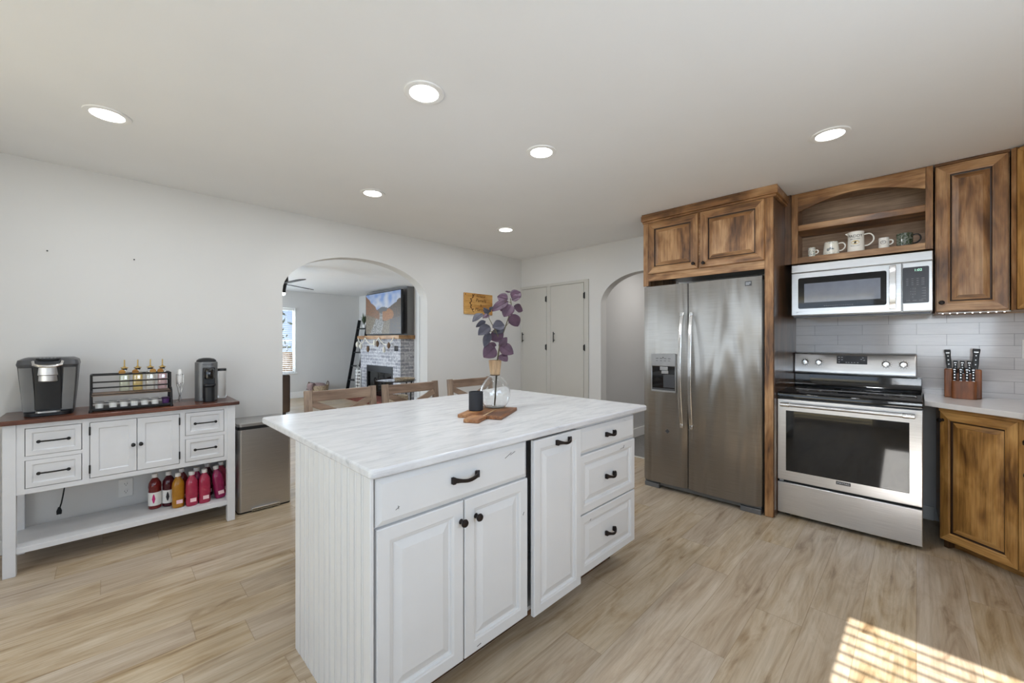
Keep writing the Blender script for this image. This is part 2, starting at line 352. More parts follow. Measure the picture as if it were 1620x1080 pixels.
M['aly'] = wood('alder_level_grain', 'x', AL, .38, knots=.5)
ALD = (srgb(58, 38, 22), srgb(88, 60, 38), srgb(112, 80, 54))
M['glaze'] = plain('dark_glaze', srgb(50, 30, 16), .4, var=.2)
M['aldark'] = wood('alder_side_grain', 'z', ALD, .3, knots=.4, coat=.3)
ALB = (srgb(136, 108, 84), srgb(168, 138, 112), srgb(188, 158, 130))
M['alback'] = wood('alder_back_grain', 'x', ALB, .5, knots=.35)
BG = (srgb(92, 58, 22), srgb(168, 122, 64), srgb(204, 158, 96))
M['bgz'] = wood('golden_alder_upright', 'z', BG, .36, knots=.6)
M['bgx'] = wood('golden_alder_level', 'x', BG, .36, knots=.5)
M['mahog'] = wood('red_brown_top', 'x', (srgb(56, 28, 18), srgb(88, 46, 28), srgb(118, 66, 42)), .3, knots=0, coat=.3)
M['stool'] = wood('weathered_brown_wood', 'x', (srgb(104, 82, 66), srgb(134, 110, 92), srgb(156, 132, 112)), .55, knots=.2)
M['stoolz'] = wood('weathered_brown_wood_upright', 'z', (srgb(112, 92, 76), srgb(142, 120, 102), srgb(164, 142, 122)), .55, knots=.2)
M['acacia'] = wood('acacia_board', 'x', (srgb(88, 50, 24), srgb(142, 92, 54), srgb(186, 138, 92)), .45, knots=.3, stretch=14)
M['block'] = wood('acacia_block', 'z', (srgb(100, 54, 24), srgb(140, 82, 42), srgb(166, 106, 60)), .4, knots=.2)
M['signw'] = wood('bamboo_sign', 'x', (srgb(164, 112, 50), srgb(196, 146, 78), srgb(214, 170, 104)), .5, knots=0)
M['mantel'] = wood('mantel_wood', 'y', (srgb(120, 82, 46), srgb(160, 118, 74), srgb(184, 144, 98)), .5, knots=.3)
M['tan'] = wood('mango_wood_collar', 'z', (srgb(146, 114, 80), srgb(184, 152, 116), srgb(204, 176, 142)), .6, knots=0)
M['steel'] = steel('brushed_steel', (.74, .74, .75), .32, .7)
M['mwsteel'] = steel('microwave_steel', (.60, .60, .60), .34, .7)
M['fridge'] = steel('fridge_steel', (.33, .302, .27), .40, 1.0, wav=.10)
M['handle'] = steel('polished_steel', (.78, .78, .78), .2, .2)
M['can'] = steel('trash_can_steel', (.56, .55, .54), .36, .5)
M['bronze'] = plain('oil_rubbed_bronze', srgb(44, 38, 36), .42, .7, var=.15)
M['black'] = plain('black_plastic', srgb(24, 24, 26), .4)
M['blackmetal'] = plain('black_metal', srgb(34, 33, 33), .45, .3)
M['blackgloss'] = plain('black_glass', srgb(10, 11, 13), .06, var=.02, coat=.5)
M['ovenglass'] = plain('oven_glass', srgb(22, 22, 22), .05, var=.05, coat=.3)
M['darkgrey'] = plain('dark_grey_plastic', srgb(78, 78, 80), .35, .3)
M['midgrey'] = plain('grey_plastic', srgb(112, 112, 112), .35, .4)
M['silver'] = plain('silver_plastic', srgb(176, 176, 176), .28, .7)
M['candle'] = plain('matte_black_ceramic', srgb(40, 41, 45), .6, var=.05)
M['glass'] = plain('clear_glass', (.97, .98, .98), .0, trans=1, var=0)
M['pane'] = plain('window_glass', (1, 1, 1), .0, trans=1, ior=1.02, var=0)
M['plate'] = plain('white_plastic', srgb(232, 230, 226), .35, var=.01)
M['white_ceramic'] = plain('white_ceramic', srgb(236, 232, 224), .2, var=.02, coat=.3)
M['ink'] = plain('dark_ink', srgb(38, 34, 34), .5)
M['inkgrey'] = plain('grey_ink', srgb(120, 120, 122), .5)
M['inkwhite'] = plain('white_ink', srgb(200, 202, 206), .5)
M['burnt'] = plain('burnt_lettering', srgb(72, 40, 18), .7)
M['led'] = plain('lamp_diffuser', (1, 1, 1), .5, emit=(1, .98, .95), es=9)
M['digits'] = plain('display_digits', (.1, .3, .2), .5, emit=(.55, .95, .75), es=1.2)
M['tile'] = brick('backsplash_tile', 'Y', .305, .0795, .0016, srgb(210, 206, 205), srgb(202, 198, 197), srgb(160, 157, 156), .12, .25,
                  [(.3, (.90, .90, .905)), (.6, (1, 1, 1))], 3, coat=.2, streak=(1, 2, 22))
M['fbrick'] = brick('whitewashed_brick', 'sum', .21, .072, .009, srgb(150, 150, 156), srgb(196, 194, 196), srgb(214, 212, 212), .85, .5,
                    [(.36, (.50, .50, .54)), (.56, (1, 1, 1))], 22)
M['counter'] = plain('white_quartz', srgb(224, 220, 217), .22, var=.02, scale=20)
M['leaf1'] = plain('plum_leaf', srgb(76, 52, 68), .55, var=.25, scale=30)
M['leaf2'] = plain('slate_leaf', srgb(66, 64, 74), .55, var=.2, scale=30)
M['stem'] = plain('green_brown_stem', srgb(98, 90, 66), .6)
M['rubber'] = plain('black_rubber', srgb(20, 20, 20), .7)
M['cream'] = plain('cream_blind', srgb(240, 240, 238), .5, var=.01)
M['sofa'] = plain('dark_brown_leather', srgb(58, 46, 38), .6, var=.1)
M['soot_gap'] = plain('soot_gap_black', srgb(16, 16, 17), .8)  # firebox soot; also the black put in for shade in gaps
M['chimney'] = plain('grey_chimney_paint', srgb(128, 126, 124), .8, var=.02)
M['wicker'] = plain('woven_wicker', srgb(176, 156, 130), .85, var=.45, scale=60, bump=1)
M['knit'] = plain('pink_grey_knit', srgb(150, 128, 126), .95, var=.2, scale=40, bump=1)
M['grass'] = plain('dry_grass', srgb(176, 160, 116), .95, var=.2, scale=4)
M['bush'] = plain('bush_green', srgb(74, 84, 60), .9, var=.35, scale=9)
M['rope'] = plain('cream_rope', srgb(226, 220, 206), .9)
M['beadw'] = plain('brown_bead', srgb(110, 86, 66), .6)
exec_parts = []
# window pane: clear sheet with a faint reflection
m = bpy.data.materials.new('clear_pane'); m.use_nodes = True; t = m.node_tree; t.nodes.clear()
o_ = t.nodes.new('ShaderNodeOutputMaterial'); mxs = t.nodes.new('ShaderNodeMixShader'); tr = t.nodes.new('ShaderNodeBsdfTransparent'); gl = t.nodes.new('ShaderNodeBsdfGlossy')
gl.inputs['Roughness'].default_value = .02; mxs.inputs[0].default_value = .06
t.links.new(tr.outputs[0], mxs.inputs[1]); t.links.new(gl.outputs[0], mxs.inputs[2]); t.links.new(mxs.outputs[0], o_.inputs[0]); M['pane'] = m
m = m.copy(); m.name = 'thin_bottle_glass'; M['bottleglass'] = m
for n_ in m.node_tree.nodes:
    if n_.type == 'MIX_SHADER': n_.inputs[0].default_value = .16

# ------------------------------------------------------------------ the setting
H = 2.45
def S(name, mb, mat, **k): return struct(mb.build(name, mat, **k))
def arch(c, a, spring, rise, n=28, t0=0, t1=180):
    return [(c-a*math.cos(R(t0+(t1-t0)*i/n)), spring+rise*math.sin(R(t0+(t1-t0)*i/n))) for i in range(n+1)]
S('floor', MB().box(-1.32, 4.2, -1.2, 10.3, -.1, 0), M['floor'], smooth=False)
S('floor_hall', MB().box(4.24, 6.7, .9, 3.0, -.1, -.004), M['hallfloor'], smooth=False)
S('trim_threshold', MB().box(4.2, 4.24, 1.6, 2.72, -.1, .004), M['greige'])
S('floor_under_range', MB().box(4.2, 4.4, -1.2, 1.6, -.1, 0), M['floor'], smooth=False)
S('floor_living', MB().box(4.2, 4.7, 2.72, 10.3, -.1, 0), M['floor'], smooth=False)
S('ceiling', MB().box(-1.32, 6.7, -1.2, 10.3, H, H+.1), M['ceil'], smooth=False)
pl = [(-1.32, 0), (1.088, 0)] + arch(1.832, .744, 1.75, .382) + [(2.576, 0), (4.56, 0), (4.56, H), (-1.32, H)]
S('wall_left', MB().prism(pl, 'xz', 3.94, 4.08), M['wall'])
cA, aA, sA, rA = 2.12, .523, 1.74, .333
arc2 = [(2.12+aA*math.cos(R(132*i/24)), sA+rA*math.sin(R(132*i/24))) for i in range(25)]
pb = [(3.94, 0), (2.643, 0)] + arc2 + [(1.77, arc2[-1][1]), (1.77, H), (3.94, H)]
S('wall_back', MB().prism(pb, 'yz', 4.13, 4.25), M['wall'])
S('wall_range', MB().box(4.25, 4.37, -1.2, 1.77, 0, H), M['wall'], smooth=False)
S('wall_hall', MB().box(4.25, 6.7, 2.71, 2.83, 0, H), M['hallwall'], smooth=False)
S('wall_hall_end', MB().box(6.6, 6.7, .9, 2.71, 0, H), M['hallwall'], smooth=False)
S('wall_hall_right', MB().box(4.37, 6.6, .9, 1.0, 0, H), M['hallwall'], smooth=False)
S('baseboard_hall', MB().box(4.26, 6.6, 2.695, 2.71, 0, .12), M['trim'], bevel=.003)
def wall_y(name, x0, x1, y0, y1, holes, mat):      # wall running along y with rectangular openings (ya, yb, za, zb)
    m = MB(); y = y0
    for a, b, za, zb in holes:
        m.box(x0, x1, y, a, 0, H)
        if za > 0: m.box(x0, x1, a, b, 0, za)
        m.box(x0, x1, a, b, zb, H); y = b
    m.box(x0, x1, y, y1, 0, H); return S(name, m, mat, smooth=False)
def wall_x(name, y0, y1, x0, x1, holes, mat):
    m = MB(); x = x0
    for a, b, za, zb in holes:
        m.box(x, a, y0, y1, 0, H)
        if za > 0: m.box(a, b, y0, y1, 0, za)
        m.box(a, b, y0, y1, zb, H); x = b
    m.box(x, x1, y0, y1, 0, H); return S(name, m, mat, smooth=False)
wall_y('wall_rear', -1.32, -1.2, -1.2, 10.3, [(-.9, .30, .95, 2.21), (.48, 2.85, 0, 2.15), (6.95, 8.25, .65, 2.08)], M['wall'])
wall_x('wall_right', -1.17, -1.05, -1.2, 4.25, [(.15, 1.65, 1.1, 2.02)], M['wall'])  # opening cut only to let the added fill light through
wall_x('wall_living_far', 10.1, 10.24, -1.2, 4.7, [(1.35, 3.052, .585, 2.065)], M['wall'])
S('wall_living_right', MB().box(4.56, 4.7, 4.08, 10.1, 0, H), M['wall'], smooth=False)
S('baseboard_left', MB().box(-1.2, 1.088, 3.926, 3.94, 0, .09).box(2.576, 4.13, 3.926, 3.94, 0, .09), M['trim'], bevel=.003)
S('baseboard_living', MB().box(-1.2, 4.56, 10.085, 10.1, 0, .14).box(4.545, 4.56, 4.08, 7.45, 0, .14), M['trim'], bevel=.003)
S('baseboard_range', MB().box(4.235, 4.25, -.09, -.03, 0, .1), M['trim'], bevel=.003)
S('wall_backsplash', MB().box(4.24, 4.25, -1.05, .75, .90, 1.50), M['tile'], smooth=False)
def window(name, axis, c, a, b, za, zb, sash=.035, sgn=1, depth=.07):     # frame, sill, pane
    m = MB(); g = MB(); s = MB(); mid = (za+zb)/2
    def bx(mm, u0, u1, d0, d1, z0, z1):
        d0, d1 = sorted((c+sgn*d0, c+sgn*d1))
        mm.box(d0, d1, u0, u1, z0, z1) if axis == 'y' else mm.box(u0, u1, d0, d1, z0, z1)
    for u0, u1, z0, z1 in ((a, a+sash, za, zb), (b-sash, b, za, zb), (a+sash, b-sash, za, za+sash), (a+sash, b-sash, zb-sash, zb), (a+sash, b-sash, mid-.015, mid+.015)):
        bx(m, u0, u1, .03, depth, z0, z1)
    o = S(name, m, M['trim'], bevel=.003)
    bx(g, a+sash, b-sash, .048, .052, za+sash, zb-sash); g.build('window_glass', M['pane'], o, smooth=False)
    if za > .2:
        bx(s, a-.04, b+.04, -.03, .05, za-.03, za); s.build('window_sill', M['trim'], o, bevel=.004)
    return o
def blind(name, label, axis, c, a, b, za, zb, tilt, pitch=.044, wd=.05, sgn=1):
    t_ = thing(name, label, 'blind', (0, 0, 0)); s = MB(); h = MB(); r = MB(); l = MB()
    def P3(u, d, z): return (c+sgn*d, u, z) if axis == 'y' else (u, c+sgn*d, z)
    n = int((zb-.06-za-.03)/pitch)
    for i in range(n):
        z = zb-.075-i*pitch; dx = wd/2*math.cos(tilt); dz = wd/2*math.sin(tilt)
        q = [P3(a, -dx, z-dz), P3(b, -dx, z-dz), P3(b, dx, z+dz), P3(a, dx, z+dz)]
        v = q+[(x, y, zz+.0022) for x, y, zz in q]
        s.add(v, [(0,1,2,3),(7,6,5,4),(0,4,5,1),(1,5,6,2),(2,6,7,3),(3,7,4,0)])
    s.build('slats', M['cream'], t_, smooth=False)
    for mm, z0, z1 in ((h, zb-.055, zb-.005), (r, za+.005, za+.025)):
        p, q = P3(a, -.028, z0), P3(b, .028, z1)
        mm.box(min(p[0], q[0]), max(p[0], q[0]), min(p[1], q[1]), max(p[1], q[1]), z0, z1)
    h.build('headrail', M['cream'], t_, bevel=.003); r.build('bottom_rail', M['cream'], t_, bevel=.003)
    for u in (a+.18, (a+b)/2, b-.18): l.cyl(P3(u, -.027, za+.02), P3(u, -.027, zb-.02), .0012, seg=6)
    l.build('cords', M['cream'], t_)
    return t_
window('window_1', 'x', 10.1, 1.35, 3.052, .585, 2.065)
blind('window_blind', 'open white slatted blind hanging in the living room window through the left arch', 'x', 10.07, 1.39, 3.03, .60, 2.06, R(4), sgn=1)
# rear openings (behind the camera): the blind whose slats stripe the floor, and a wide opening added for fill light
blind('window_blind', 'white slatted blind on the rear window that stripes the floor with sunlight', 'y', -1.235, -.8995, .2995, .95, 2.21, R(-21))
blind('window_blind', 'white slatted blind on the second rear window behind the camera', 'y', -1.235, .50, 1.66, .03, 2.14, R(0))
S('trim_1', MB().box(-1.2, -1.185, 2.85, 2.92, 0, 2.22).box(-1.2, -1.185, .41, .48, 0, 2.22).box(-1.2, -1.185, .48, 2.85, 2.15, 2.22), M['trim'], bevel=.003)
S('roof_sun_block', MB().box(-6.0, -1.35, .40, 4.6, 2.36, 2.46), M['trim'], smooth=False)  # unseen roof added to keep sun out of the wide rear opening
S('ground', MB().box(-30, -1.32, -20, 40, -.3, -.15).box(-1.32, 40, 10.3, 60, -.3, -.15), M['grass'], smooth=False)

# closet doors set in the back wall
def closet_door(name, y0, y1, hy, hgy):
    d = S(name, MB().box(4.112, 4.13, y0, y1, .02, 2.02), M['greige'], bevel=.003)
    h = MB().cyl((4.085, hy, 1.29), (4.085, hy, 1.425), .006); h.cyl((4.085, hy, 1.315), (4.113, hy, 1.315), .005).cyl((4.085, hy, 1.40), (4.113, hy, 1.40), .005)
    h.build('handle', M['blackmetal'], d)
    for z in (.3, 1.225, 1.862):
        MB().cyl((4.106, hgy, z-.04), (4.106, hgy, z+.04), .006).box(4.108, 4.1125, hgy-.002, hgy+.022, z-.032, z+.032).build('hinge', M['blackmetal'], d)
    return d
closet_door('door_1', 3.468, 3.912, 3.885, 3.466)
closet_door('door_2', 2.876, 3.397, 3.33, 2.858)
S('trim_2', MB().box(4.112, 4.13, 2.808, 2.872, 0, 2.058).box(4.112, 4.13, 3.40, 3.465, 0, 2.03).box(4.112, 4.13, 3.915, 3.94, 0, 2.058).box(4.112, 4.13, 2.872, 3.915, 2.024, 2.058), M['greige'], bevel=.003)

# recessed ceiling lamps
LN = ['recessed ceiling lamp nearest the left wall, above the coffee machine end', 'large recessed ceiling lamp nearest the camera above the front of the island',
      'recessed ceiling lamp above the far end of the island', 'recessed ceiling lamp in front of the left archway',
      'recessed ceiling lamp farthest away, near the closet doors', 'recessed ceiling lamp in front of the wooden mug shelf']
for (x, y), lb in zip(LAMPS, LN):
    o = thing('recessed_lamp', lb, 'ceiling lamp', (x, y, H), 0, 'recessed lamps in the kitchen ceiling')
    MB().lathe([(.066, -.002), (.066, -.006), (.078, -.009), (.090, -.006), (.092, -.001), (.070, -.0005)], seg=40, closed=True).build('trim_ring', M['trim'], o)
    MB().lathe([(.001, -.004), (.050, -.005), (.067, -.004), (.067, -.002), (.001, -.002)], seg=40).build('diffuser', M['led'], o)
    d = bpy.data.lights.new('lamp_light', 'AREA'); d.shape = 'DISK'; d.size = .13; d.energy = LAMP_W; d.color = (.89, .945, 1)
    l = bpy.data.objects.new('lamp_light', d); COL.objects.link(l); l.location = (0, 0, -.012); l.parent = o

# ------------------------------------------------------------------ shared hardware
def raised(mb, x0, x1, z0, z1, st=.055, t=.02, mi=(0, 0, 0), y=0, glaze=None):
    mb.rings(x0, x1, z0, z1, [(0, y+t), (0, y+.003), (.003, y), (st-.012, y), (st-.008, y+.002), (st-.003, y+.003), (st, y+.010), (st+.006, y+.0115), (st+.010, y+.010), (st+.034, y+.003)], mi, glaze)
def slab(mb, x0, x1, z0, z1, t=.02, mi=(0, 0, 0), y=0):
    mb.rings(x0, x1, z0, z1, [(0, y+t), (0, y+.009), (.004, y+.006), (.018, y), (.019, y)], mi)
def shaker(mb, x0, x1, z0, z1, st=.035, t=.018, y=0):
    mb.rings(x0, x1, z0, z1, [(0, y+t), (0, y+.001), (.001, y), (st, y), (st+.006, y+.006), (st+.012, y+.006)])
def knob(parent, x, z, y=0, r=.015, mat='bronze'):
    MB().lathe([(.010, 0), (.0085, -.002), (.006, -.008), (.006, -.014), (r*.85, -.018), (r, -.023), (r*.85, -.028), (r*.4, -.031)], (x, y, z), 20, axis='y').build('knob', M[mat], parent)
def pull(parent, x, z, w=.12, y=0, mat='bronze'):       # flat flared pull: two feet, bowed bar
    m = MB(); pts = []
    for i in range(13):
        u = i/12; s_ = (2*u-1)
        pts.append((x+s_*w/2, y-.012-.018*(1-abs(s_)**3), z-.004*math.cos(s_*PI)))
    secs = []
    for i, p in enumerate(pts):
        u = abs(2*i/12-1); hw = .006+.006*u**4; th = .004
        secs.append([(p[0], p[1]-th, p[2]-hw), (p[0], p[1]-th, p[2]+hw), (p[0], p[1]+th, p[2]+hw), (p[0], p[1]+th, p[2]-hw)])
    m.loft(secs)
    for sx in (-1, 1): m.box(x+sx*(w/2-.005)-.006, x+sx*(w/2-.005)+.006, y-.016, y, z-.011, z+.013)
    m.build('handle', M[mat], parent, bevel=.0015)
def barpull(parent, x, z, w, y=0, mat='blackmetal'):    # round-ended bow pull
    m = MB(); pts = [(x-w/2, y-.018, z)] + [(x+w*(i/10-.5)*.96, y-.020-.006*math.sin(PI*i/10), z) for i in range(11)] + [(x+w/2, y-.018, z)]
    m.tube(pts, [.005]+[.0045]*11+[.005], 8)
    for s_ in (-1, 1): m.lathe([(.009, -.024), (.009, -.017), (.005, -.012), (.005, 0)], (x+s_*w/2, y, z), 12, axis='y')
    m.build('handle', M[mat], parent)

# ------------------------------------------------------------------ kitchen island
isl = thing('kitchen_island', 'white raised-panel kitchen island cabinet with dark pulls, under the marble worktop', 'kitchen island', (.575, 1.172, 0))
b = MB(); b.box(.002, .697, .020, .67, .133, .884); b.box(1.06, 1.618, .020, .67, .133, .884); b.box(.697, 1.06, .40, .67, .133, .884); b.box(.697, 1.06, .02, .40, .133, .15)
b.build('cabinet_body', M['white'], isl, smooth=False)
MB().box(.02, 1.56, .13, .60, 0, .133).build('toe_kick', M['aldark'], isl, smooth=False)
# beadboard end panel
m = MB(); n = 12; y0, y1 = .006, .632; pts = [(0, y0)]; w = (y1-y0)/n
for i in range(n):
    a = y0+i*w
    if i: pts += [(-.010, a-.009), (-.003, a-.006), (-.009, a-.0035), (-.0105, a), (-.009, a+.0035), (-.003, a+.006), (-.010, a+.009)]
    else: pts += [(-.010, y0)]
pts += [(-.010, y1), (0, y1)]
m.prism(pts, 'xy', 0, .884); m.build('end_panel', M['white'], isl, smooth=False)
MB().box(-.012, .004, .636, .69, 0, .884).build('corner_board', M['white'], isl, bevel=.002)
MB().box(-.012, .0, 0, .006, .133, .884).build('corner_board', M['white'], isl, bevel=.002)
MB().box(1.618, 1.63, .02, .69, .133, .884).build('end_panel', M['white'], isl, bevel=.002)
MB().box(.004, 1.618, .67, .69, 0, .884).build('back_panel', M['white'], isl, bevel=.002)
d = MB(); slab(d, .008, .690, .724, .874); d = d.build('drawer', M['white'], isl, smooth=False); pull(d, .351, .803, .12)
d = MB(); raised(d, .010, .347, .133, .718); d = d.build('door', M['white'], isl, smooth=False); knob(d, .335, .645)
d = MB(); raised(d, .353, .692, .133, .718); d = d.build('door', M['white'], isl, smooth=False); knob(d, .405, .645)
d = MB(); raised(d, .712, 1.052, .122, .875, .05, y=-.020); d = d.build('pull_out_door', M['white'], isl, smooth=False); pull(d, .905, .843, .10, y=-.020)
d = MB(); slab(d, 1.068, 1.617, .740, .866); d = d.build('drawer', M['white'], isl, smooth=False); pull(d, 1.340, .805, .085)
d = MB(); raised(d, 1.068, 1.617, .440, .732, .05); d = d.build('drawer', M['white'], isl, smooth=False); pull(d, 1.340, .582, .085)
d = MB(); raised(d, 1.068, 1.617, .137, .432, .05); d = d.build('drawer', M['white'], isl, smooth=False); pull(d, 1.340, .280, .085)
MB().loft([rrect(1.757, 1.215, .022, z, 6, 1.4335, 1.7575) for z in (.884, .914)]).build('worktop', M['marble'], None, bevel=.007, seg=3)
tag(bpy.data.objects['worktop'], 'white marble worktop with grey veins lying on the white island', 'worktop')

for (x, z, L_, a_) in ((.080, .768, .016, 30), (.083, .770, .012, 100), (.575, .838, .040, 25), (.60, .842, .03, 20), (.665, .575, .014, 60), (1.50, .855, .03, -12), (1.47, .700, .035, 5), (1.49, .706, .02, 60), (1.16, .395, .012, 40), (.42, .152, .02, 10)):
    q = Vector((math.cos(R(a_)), 0, math.sin(R(a_))))*L_/2; c_ = Vector((x, -.0004, z)); c_.y = -.0006
    MB().bar(c_-q, c_+q, .0022, .0006, (0, 1, 0)).build('scratch', M['ink'], isl)
# board, candle, vase, branch
BC = (1.4375, 1.613); BA = math.atan2(.142, .256)
bd = thing('serving_board', 'striped acacia serving board with a stub handle lying on the marble worktop', 'serving board', (BC[0], BC[1], .914), BA)
MB().box(-.145, .145, -.117, -.028, 0, .018).box(-.145, .145, -.018, .117, 0, .018).build('board', M['acacia'], bd, bevel=.003)
MB().box(-.145, .145, -.028, -.018, 0, .0182).build('pale_stripe', M['tan'], bd)['label'] = 'pale wood stripe'
MB().box(-.255, -.145, -.040, .040, 0, .018).build('board_handle', M['acacia'], bd, bevel=.004)
cd = thing('candle_jar', 'small matte black cylindrical jar standing on the serving board', 'candle jar', (1.395, 1.668, .932))
MB().lathe([(.034, 0), (.0385, .004), (.0385, .098), (.037, .1), (.035, .1), (.034, .06), (.001, .058)], seg=40).build('jar', M['candle'], cd)
MB().lathe([(.001, .0585), (.0335, .0585), (.0335, .064), (.001, .064)], seg=32).build('wax', M['black'], cd)
vs = thing('vase', 'round clear glass vase with a carved wooden collar on the serving board', 'vase', (1.538, 1.672, .932))
outp = [(.046, .002), (.058, .004), (.076, .030), (.085, .066), (.085, .092), (.076, .124), (.056, .152), (.036, .170), (.0265, .184), (.025, .2), (.0255, .235)]
inp = [(r-.0025, z+.002) for r, z in outp[::-1]]
MB().lathe(outp+[(.023, .236)]+inp[1:]+[(.001, .004)], seg=48).build('glass_body', M['glass'], vs)
cl = [(.0265, .178), (.0275, .182), (.0325, .220), (.0370, .262), (.0345, .264), (.0280, .235), (.0262, .2)]
MB().lathe(cl, seg=12, closed=True).build('wooden_collar', M['tan'], vs, smooth=False)

br = thing('eucalyptus_branch', 'artificial branch of plum and slate round leaves standing in the glass vase', 'branch', (1.538, 1.672, .932))
Rt = Vector((.7071, -.7071, 0)); Fw = Vector((.7071, .7071, 0)); dV = 2.27
def bp_(px, py, dep=0):     # plan of the branch, drawn across and up, with its own depth
    x = 700+px/4.5; y = 440+py/4.5
    a = (x-786.5)/640*dV; z = 1.3+(540-y)/640*dV-.932
    return Rt*a+Fw*dep+Vector((0, 0, z))
sm = MB()
main = [(385, 905, 0), (390, 850, 0), (398, 690, 0), (405, 590, .0), (412, 540, .0), (425, 450, .01), (460, 350, .03), (490, 260, .03), (505, 190, .02), (498, 140, .02)]
sm.tube([bp_(*p) for p in main], [.004, .0045, .005, .005, .0045, .004, .003, .0028, .0024, .002], 8)
sm.tube([bp_(425, 450, .01), bp_(400, 385, -.02), bp_(370, 330, -.03), bp_(350, 290, -.04), bp_(345, 250, -.04)], [.0035, .003, .0025, .002, .0018], 7)
sm.tube([bp_(400, 385, -.02), bp_(350, 378, -.05), bp_(318, 385, -.06)], .0016, 6)
sm.tube([bp_(465, 340, .03), bp_(490, 310, .04), bp_(505, 265, .05)], .0016, 6)
sm.tube([bp_(495, 240, .03), bp_(530, 205, .05)], .0014, 6).tube([bp_(500, 170, .02), bp_(460, 165, -.02)], .0014, 6)
sm.build('stem', M['stem'], br)
LV = [((480,150),(403,128),.9,0,.02), ((482,165),(368,238),.55,0,-.03), ((505,138),(572,88),.9,0,.05), ((508,155),(570,128),.8,0,.01), ((505,190),(452,278),.85,0,-.04), ((523,195),(586,228),.75,0,.06),
      ((508,252),(552,342),.85,0,.04), ((500,100),(460,94),.35,0,.0), ((345,255),(308,212),.6,1,-.02), ((348,240),(376,208),.5,1,-.05), ((303,252),(235,314),.55,1,-.06), ((352,262),(306,290),.6,0,-.06),
      ((322,305),(256,350),.5,1,-.03), ((352,340),(276,406),.65,1,-.08), ((455,335),(372,350),1.0,1,-.04), ((452,352),(378,392),.8,1,-.01), ((352,388),(316,488),.5,1,-.06), ((450,395),(348,430),.9,0,.0),
      ((425,485),(476,420),.7,0,-.02), ((398,478),(326,476),.6,0,.03), ((388,490),(312,560),.95,0,-.06), ((425,478),(520,538),.75,0,-.03), ((422,545),(478,588),.85,0,-.05), ((415,490),(470,455),.6,0,.06), ((470,200),(425,230),.7,0,.03)]
def leaf(b0, tip, wid, kind, dep, k):
    p0 = bp_(*b0, dep*.4); p1 = bp_(*tip, dep); L = (p1-p0); ln = L.length; t_ = L/ln
    nrm = (-Fw*.9+Vector((0, 0, .35))+Rt*random.uniform(-.4, .4)); nrm = (nrm-t_*nrm.dot(t_)).normalized(); s_ = t_.cross(nrm)
    vsl = []; fs = []; nu, nv = 11, 7
    for i in range(nu):
        u = i/(nu-1); wv = wid*ln*.5*(math.sin(PI*u**.82))**.75*1.02 if 0 < u < 1 else .0006
        for j in range(nv):
            v = j/(nv-1)*2-1
            p = p0+t_*(u*ln)+s_*(v*wv)+nrm*(.10*wv*abs(v)**1.5*2-.05*ln*math.sin(PI*u)*-1+.002*math.sin(9*u+k)*abs(v))
            vsl.append(p)
    for i in range(nu-1):
        for j in range(nv-1): fs.append((i*nv+j, i*nv+j+1, (i+1)*nv+j+1, (i+1)*nv+j))
    m = MB().add(vsl, fs); m.tube([p0+t_*(u*ln)-nrm*-.0012+nrm*(.05*ln*math.sin(PI*u)) for u in (0, .2, .4, .6, .8, .96)], .0009, 5)
    o = m.build('leaf', M['leaf2'] if kind else M['leaf1'], br); sl = o.modifiers.new('thick', 'SOLIDIFY'); sl.thickness = .0008
for k, (a, c, wd, kd, dp) in enumerate(LV): leaf(a, c, wd, kd, dp, k)

# ------------------------------------------------------------------ counter stools
def make_stool(label):
    o = thing('counter_stool', label, 'stool', (0, 0, 0), 0, 'cross-back counter stools behind the island')
    for x in (0, .430):
        m = MB(); m.bar((x+.022, .26, 0), (x+.022, .30, .62), .044, .034, (1, 0, 0)); m.bar((x+.022, .30, .62), (x+.022, .335, .987), .044, .030, (1, 0, 0)); m.build('back_leg', M['stoolz'], o, bevel=.003)
        MB().bar((x+.022, -.10, 0), (x+.022, -.08, .60), .042, .036, (1, 0, 0)).build('front_leg', M['stoolz'], o, bevel=.003)
    MB().bar((.044, .325, .948), (.430, .325, .948), .066, .024, (0, 0, 1)).build('top_rail', M['stool'], o, bevel=.003)
    MB().bar((.044, .307, .70), (.430, .307, .70), .045, .022, (0, 0, 1)).build('lower_rail', M['stool'], o, bevel=.003)
    MB().bar((.044, .323, .905), (.430, .311, .728), .042, .016, (0, 0, 1)).build('cross_brace', M['stool'], o, bevel=.002)
    MB().bar((.430, .318, .905), (.044, .306, .728), .042, .016, (0, 0, 1)).build('cross_brace', M['stool'], o, bevel=.002)
    MB().loft([rrect(.47, .42, .02, z, 4, .237, .10) for z in (.615, .65)]).build('seat', M['stool'], o, bevel=.006)
    m = MB(); m.bar((.04, -.09, .22), (.434, -.09, .22), .04, .02, (0, 0, 1)); m.bar((.04, .27, .22), (.434, .27, .22), .03, .02, (0, 0, 1))
    for x in (.022, .452): m.bar((x, -.09, .30), (x, .27, .30), .03, .02, (0, 0, 1))
    m.build('stretcher', M['stool'], o, bevel=.002)
    return o
st = make_stool('leftmost cross-back wooden counter stool behind the island, in front of the basket'); st.location = (.878, 2.40, 0)
for x, lb in ((1.405, 'middle cross-back wooden counter stool behind the island, in front of the fireplace'), (1.983, 'rightmost cross-back wooden counter stool, partly hidden behind the glass vase')):
    c = copy_tree(st); c.location = (x, 2.40, 0); c['label'] = lb

